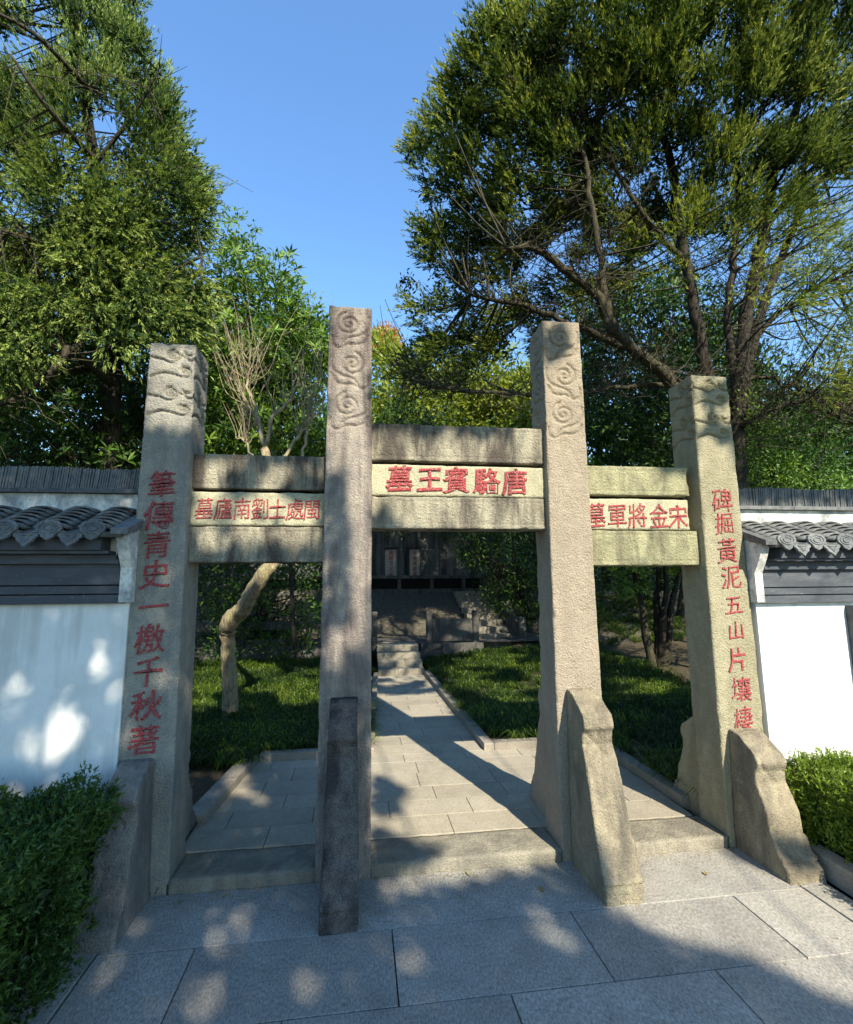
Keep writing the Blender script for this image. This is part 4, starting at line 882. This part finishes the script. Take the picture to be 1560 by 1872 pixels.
# ------------------------------------------------------------------ hedges
def hedge(x0, x1, y0, y1, z1, n, mat, label, nl=.022, loc=None, topn=.06):
    h = thing('hedge', ((x0+x1)/2, (y0+y1)/2, 0), label, 'hedge')
    # woody core
    mb = MB()
    for k in range(60):
        x = random.uniform(x0+.1, x1-.1); y = random.uniform(y0+.1, y1-.1); tube(mb, [(x, y, -.02), (x+random.uniform(-.1, .1), y+random.uniform(-.1, .1), z1*random.uniform(.6, .9))], [.012, .004], 4)
    mb.obj('stems', M['bark'], h, kind='stuff')
    # sprigs over the shell
    A = []; D = []
    faces = [((x0, x1), (y0, y1), (z1, z1), (0, 0, 1)), ((x0, x1), (y0, y0), (0.02, z1), (0, -1, .3)), ((x0, x0), (y0, y1), (.02, z1), (-1, 0, .3)), ((x1, x1), (y0, y1), (.02, z1), (1, 0, .3)), ((x0, x1), (y1, y1), (.02, z1), (0, 1, .3))]
    ar = [(b[0][1]-b[0][0]+1e-3)*(b[1][1]-b[1][0]+1e-3) if b[2][0] == b[2][1] else ((b[0][1]-b[0][0])+(b[1][1]-b[1][0]))*(z1) for b in faces]; tot = sum(ar)
    for (fx, fy, fz, nn_), a in zip(faces, ar):
        k = int(n*a/tot); P = np.stack([RNG.uniform(*fx, k), RNG.uniform(*fy, k), RNG.uniform(*fz, k)], 1); nn_ = unit(np.array(nn_, float)[None, :])[0]
        bmp = (fnoise(P, 3.2, 4, 2)-.5)*.22+(vnoise(P, 11, 7)-.5)*.10; dep = -RNG.random(k)**1.5*.14
        P = P+nn_*(bmp+dep)[:, None]
        P[:, 2] -= topn*np.clip(.5-np.minimum(np.minimum(P[:, 0]-x0, x1-P[:, 0]), np.minimum(P[:, 1]-y0, y1-P[:, 1]))*4, 0, 1)
        A.append(P); D.append(unit(nn_*.8+np.array([0, 0, .55])+RNG.normal(size=P.shape)*.45))
    P = np.concatenate(A); D = np.concatenate(D); P[:, 2] = np.maximum(P[:, 2], .01)
    pl = .06*RNG.uniform(.6, 1.4, len(P)); j = np.repeat(np.arange(len(P)), 9); t = RNG.random(len(j))
    nd = unit(D[j]+rand_dirs(len(j))*1.1); V, F = needles(P[j]+D[j]*(pl[j]*t)[:, None], nd, nl*RNG.uniform(.6, 1.4, len(j)), .0098)
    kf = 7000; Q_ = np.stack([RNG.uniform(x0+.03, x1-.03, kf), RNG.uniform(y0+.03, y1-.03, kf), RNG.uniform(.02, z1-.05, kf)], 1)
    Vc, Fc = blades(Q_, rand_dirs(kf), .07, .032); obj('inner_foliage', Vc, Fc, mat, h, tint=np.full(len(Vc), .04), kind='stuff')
    tn = np.clip(.4+.5*(fnoise(P, 4, 9, 2)[j]-.5)*2*.6+.3*(t-.5)+RNG.normal(size=len(j))*.12, 0, 1); obj('foliage', V, F, mat, h, tint=np.repeat(tn, 3)); return h
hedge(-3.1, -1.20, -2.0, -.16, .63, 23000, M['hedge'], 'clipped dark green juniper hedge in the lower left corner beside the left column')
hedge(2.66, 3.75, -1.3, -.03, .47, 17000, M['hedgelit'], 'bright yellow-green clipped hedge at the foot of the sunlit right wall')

sheet('hedge_bed', -6, -1.33, -3.2, .1, .2, lambda x, y: -.004+bump(x, y)*.2, M['soil'])
sheet('right_hedge_bed', 2.655, 7, -3.2, .0, .2, lambda x, y: .05+bump(x, y)*.2, M['soil'])
mb = MB(); mb.box(-1.33, -.98, -.0, .6, -.05, .05); tagp(mb.obj('column_footing', M['soil']), kind='structure')
# ------------------------------------------------------------------ mondo grass lawns
def grass(name, regions, ntuft, per, seed_):
    B = []
    tot = sum((r[1]-r[0])*(r[3]-r[2])*r[4] for r in regions)
    for x0, x1, y0, y1, w_ in regions:
        k = int(ntuft*(x1-x0)*(y1-y0)*w_/tot); B.append(np.stack([RNG.uniform(x0, x1, k), RNG.uniform(y0, y1, k), np.zeros(k)], 1))
    C = np.concatenate(B); hz = np.array([heights(p[0], p[1]) for p in C]); C[:, 2] = hz-.01
    j = np.repeat(np.arange(len(C)), per); n = len(j); a = RNG.random(n)*2*math.pi; r = RNG.random(n)*.05
    b = C[j]+np.stack([np.cos(a)*r, np.sin(a)*r, np.zeros(n)], 1); L = RNG.uniform(.11, .25, n)*(.75+.5*vnoise(C, 1.3, 3)[j]); sp = RNG.uniform(.35, 1.25, n)
    a2 = a+RNG.normal(size=n)*.5; h = np.stack([np.cos(a2), np.sin(a2), np.zeros(n)], 1); s = np.stack([-np.sin(a2), np.cos(a2), np.zeros(n)], 1)*.0036
    z = np.array([0, 0, 1.])
    p1 = b+(h*sp[:, None]*.28+z*.50)*L[:, None]; p2 = b+(h*sp[:, None]*.75+z*.68)*L[:, None]; p3 = b+(h*sp[:, None]*1.15+z*(.62-.25*sp[:, None]))*L[:, None]
    V = np.stack([b-s, b+s, p1+s, p1-s, p2+s*.8, p2-s*.8, p3], 1).reshape(-1, 3); I = np.arange(n)[:, None]*7
    Q = np.concatenate([I+np.array([[0, 1, 2, 3]]), I+np.array([[3, 2, 4, 5]])]); Tt = I+np.array([[5, 4, 6]])
    tn = np.clip(.45+.5*(vnoise(C, 2.1, 8)[j]-.5)+RNG.normal(size=n)*.24, 0, 1)
    pm = (p1+p2)/2; V8 = np.stack([b-s, b+s, pm+s, pm-s, p3+s*.1, p3-s*.1], 1).reshape(-1, 3); I = np.arange(n)[:, None]*6
    Q = np.concatenate([I+np.array([[0, 1, 2, 3]]), I+np.array([[3, 2, 4, 5]])])
    obj(name, V8, Q, M['grass'], None, tint=np.repeat(tn, 6), kind='stuff')
grass('right_lawn', [(1.29, 2.35, 1.92, 3.2, 1.6), (1.25, 4.6, 3.0, 6.9, 1.), (2.36, 5.5, .4, 3.2, 1.1), (4.0, 8.0, 6.9, 10.5, .5)], 2000, 34, 1)
grass('left_lawn', [(-2.6, -.92, 1.6, 3.2, 1.4), (-.98, .08, 1.93, 3.0, 1.6), (-3.4, .1, 3.0, 6.6, 1.)], 1350, 34, 2)

# ------------------------------------------------------------------ fallen leaves
for k, (px, py) in enumerate([(857, 1598), (842, 1640), (990, 1627), (690, 1607), (410, 1638), (1290, 1598), (590, 1700), (1150, 1385), (1093, 1370), (330, 1650)]):
    d = ray(px, py); z = .004 if py > 1450 else .075; t_ = (z-CAMZ)/d[2]; p = np.array([t_*d[0], CAMY+t_*d[1], z])
    a = random.random()*6.3; L = random.uniform(.03, .055); dirx = np.array([math.cos(a), math.sin(a), 0]); s = np.array([-dirx[1], dirx[0], 0])
    V = [p-dirx*L*.5, p+s*L*.22+[0, 0, .006], p-dirx*0+[0, 0, .001], p-s*L*.22+[0, 0, .008], p+dirx*L*.5+[0, 0, .008]]
    obj('fallen_leaf', V, [(0, 2, 1), (0, 3, 2), (1, 2, 4), (2, 3, 4)], M['dry'], tint=[random.uniform(.3, .9)]*5, label='small dry fallen leaf lying on the paving', cat='leaf', group='dry fallen leaves on the paving')

n = 700; Pl = np.stack([RNG.uniform(-1.3, 2.6, n), np.where(RNG.random(n) < .6, RNG.uniform(-.06, .02, n)-np.abs(RNG.normal(size=n))*.05, RNG.uniform(-1.8, 5.5, n)), np.full(n, .004)], 1)
Pl[:, 2] = np.where(Pl[:, 1] > .03, .075, .004); Pl = Pl[~((Pl[:, 1] > 0) & (Pl[:, 1] < .3)) & ~((Pl[:, 1] > 1.8) & ((Pl[:, 0] < .2) | (Pl[:, 0] > 1.1)))]
dl_ = unit(RNG.normal(size=Pl.shape)*np.array([1, 1, .12])); V, F = blades(Pl, dl_, RNG.uniform(.006, .022, len(Pl)), .006, np.tile([0, 0, 1.], (len(Pl), 1)))
V[:, 2] = np.maximum(V[:, 2], np.repeat(Pl[:, 2], 4)); obj('leaf_litter', V, F, M['dry'], tint=RNG.random(len(V)), kind='stuff')
# ------------------------------------------------------------------ the tree behind the viewer whose shade falls on the forecourt
shaded = [[(-400, 790), (262, 790), (345, 790), (362, 1000), (590, 985), (590, 1640), (700, 1600), (690, 1640), (1014, 1584), (1060, 1606), (1132, 1677), (1247, 1724), (1383, 1760), (1560, 1839), (1700, 1900), (1700, 2600), (-900, 2600), (-900, 790)],
          [(595, 1000), (632, 1010), (640, 1130), (598, 1150)], [(595, 860), (630, 870), (636, 1010), (595, 1010)], [(580, 1250), (660, 1180), (690, 1250), (690, 1700), (575, 1710)],
          [(420, 845), (475, 845), (475, 885), (425, 895)], [(535, 860), (590, 850), (590, 905), (530, 895)], [(682, 930), (720, 925), (740, 968), (682, 968)], [(690, 1405), (760, 1430), (740, 1480), (690, 1475)], [(690, 1500), (830, 1540), (760, 1590), (690, 1590)],
          [(1290, 705), (1335, 705), (1335, 735), (1290, 750)], [(1285, 765), (1340, 775), (1338, 808), (1300, 800)], [(995, 610), (1030, 592), (1040, 640), (1010, 655)], [(1440, 1480), (1490, 1500), (1480, 1600), (1400, 1590), (1330, 1560), (1420, 1560)]]
lit = [(415, 1700, 38), (370, 1815, 48), (190, 1775, 30), (760, 1740, 34), (985, 1690, 34), (1000, 1645, 18), (250, 1700, 26), (110, 1320, 45), (75, 1360, 38), (130, 1290, 26), (35, 1260, 18), (190, 1200, 28), (205, 1280, 26), (215, 1060, 14), (300, 1125, 20), (300, 1240, 16), (300, 1345, 18), (290, 860, 22), (330, 830, 14), (240, 1350, 16), (40, 860, 14), (225, 870, 20), (150, 870, 12), (345, 1430, 14), (440, 1420, 30), (480, 1445, 18), (415, 1455, 12), (230, 1660, 14), (540, 1370, 24), (1330, 760, 10), (640, 1200, 30), (500, 920, 24), (400, 930, 30), (560, 1240, 20), (420, 1230, 30), (380, 1260, 25), (20, 1480, 14), (150, 1520, 16), (730, 1840, 22), (560, 1810, 16)]
N = 1000000
Pz = RNG.uniform(4.9, 9.4, N); Px = RNG.uniform(-3.4, 8.5, N); Py = RNG.uniform(-13.5, 1.5, N)
tw = (0.-Py)/1.235; zh = Pz-tw; xh = Px-.373*tw
tg = Pz; xg = Px-.373*tg; yg = Py+1.235*tg
solid = ((zh < 2.34) & ((xh < -1.28) | (xh > 2.57))) | ((zh < 3.07) & (((xh > -1.3) & (xh < -.98)) | ((xh > 2.25) & (xh < 2.57)))) | ((zh < 3.38) & (((xh > -.23) & (xh < .08)) | ((xh > 1.19) & (xh < 1.5)))) | ((zh > 1.95) & (zh < 2.63) & (xh > 0) & (xh < 1.2)) | ((zh > 1.74) & (zh < 2.4) & (xh > -1) & (xh < 2.3) & ((xh < -.2) | (xh > 1.5)))
ong = (yg < 0)
gb = np.stack([Px-.373*(Pz-.15), Py+1.235*(Pz-.15), np.full(N, .15)], 1)
hit = np.where(ong[:, None], np.stack([xg, yg, np.zeros(N)], 1), np.where(solid[:, None], np.stack([xh, np.zeros(N), zh], 1), gb))
back = (~ong) & (~solid)
u, w_ = proj(hit); pr = np.zeros(N)
for poly in shaded: pr[(~back) & inpoly(u, w_, poly)] = 1
pr[back & inpoly(u, w_, shaded[0]) & (gb[:, 1] < 1.9)] = 1
for poly in shaded[6:]: pr[back & (gb[:, 1] < 1.9) & inpoly(u, w_, poly)] = 1
lawn = back & (gb[:, 1] >= 1.9) & (gb[:, 1] < np.where(gb[:, 0] < 2.6, 8.3, 6.8)) & ((gb[:, 0] > -2.6) | (gb[:, 1] < 5.6)) & (gb[:, 0] > -5) & (gb[:, 0] < 7)
onp = lawn & (gb[:, 0] > .05) & (gb[:, 0] < 1.2)
n2 = fnoise(gb*np.array([1, .75, 1]), 2.6, 31, 3)
pr[lawn] = np.where(n2[lawn] > np.where(gb[lawn, 1] > 5.9, .66, .60), .15, 1.)
pr[onp] = np.where(gb[onp, 1] > 4.2, np.where(n2[onp] > .47, .1, .9), 0)
for poly in [[(350, 1215), (590, 1230), (590, 1292), (470, 1292), (420, 1300), (350, 1290)], [(500, 1318), (590, 1318), (590, 1400), (540, 1400), (520, 1360)], [(790, 1200), (880, 1180), (990, 1195), (990, 1288), (900, 1292), (830, 1262)], [(1100, 1250), (1215, 1256), (1210, 1280), (1100, 1276)]]:
    pr[lawn & inpoly(u, w_, poly)] = np.where(n2[lawn & inpoly(u, w_, poly)] > .40, .0, .9)
behind = (hit[:, 1] < CAMY+.7); pr[behind & (hit[:, 0] < 2.6)] = .8
edge = fnoise(hit, 9., 55, 3)
for a, b, r_ in lit:
    d = np.hypot((u-a), (w_-b)); m_ = (~behind) & (~lawn); pr = np.where(m_ & (d < r_*(.05+1.75*edge)), .06, pr)
semi = fnoise(hit, 5.5, 77, 2); pr = np.where((~behind) & (~lawn) & (semi > .76), pr*.35, pr)
cxy = np.hypot((Px-1.6)/6.2, (Py+7.2)/7.0); pr = np.where(cxy > 1, 0, pr)
pr = np.where(Py > (Pz-1.6)/1.33+CAMY-.45, 0, pr)          # nothing of the crown reaches over the gateway
acc = RNG.random(N) < pr*np.where(lawn, .22, .27)
Pt = np.stack([Px, Py, Pz], 1)[acc]
# leaves face roughly the sky
nrm = unit(np.array([.1, -.4, 1.])+RNG.normal(size=Pt.shape)*.5); dd = unit(np.cross(nrm, rand_dirs(len(Pt))))
V, F = blades(Pt-dd*.035, dd, .118*RNG.uniform(.8, 1.2, len(Pt)), .060, nrm, .05)
sh = thing('shade_tree', (3.4, -10.6, 0), 'broad leafy tree standing behind the viewer, shading the forecourt', 'tree')
obj('crown', V, F, M['broad'], sh, tint=np.repeat(np.clip(RNG.normal(size=len(Pt))*.2+.5, 0, 1), 4))
mb = MB(); tube(mb, catmull([(3.4, -10.6, -.1), (3.3, -10.5, 2), (3.0, -10.2, 3.8), (2.4, -9.6, 5.6)], 5), [.28, .22, .18, .08], 12, .06)
for k in range(16):
    c = Pt[random.randrange(len(Pt))]; s_ = np.array([3.0, -10.2, 3.8])+np.array([-.6, .6, 1.8])*random.random(); tube(mb, catmull([s_, (s_+c)/2+np.array([0, 0, .2]), c], 4), [.014, .002], 5)
mb.obj('trunk', M['bark'], sh, smooth=True)
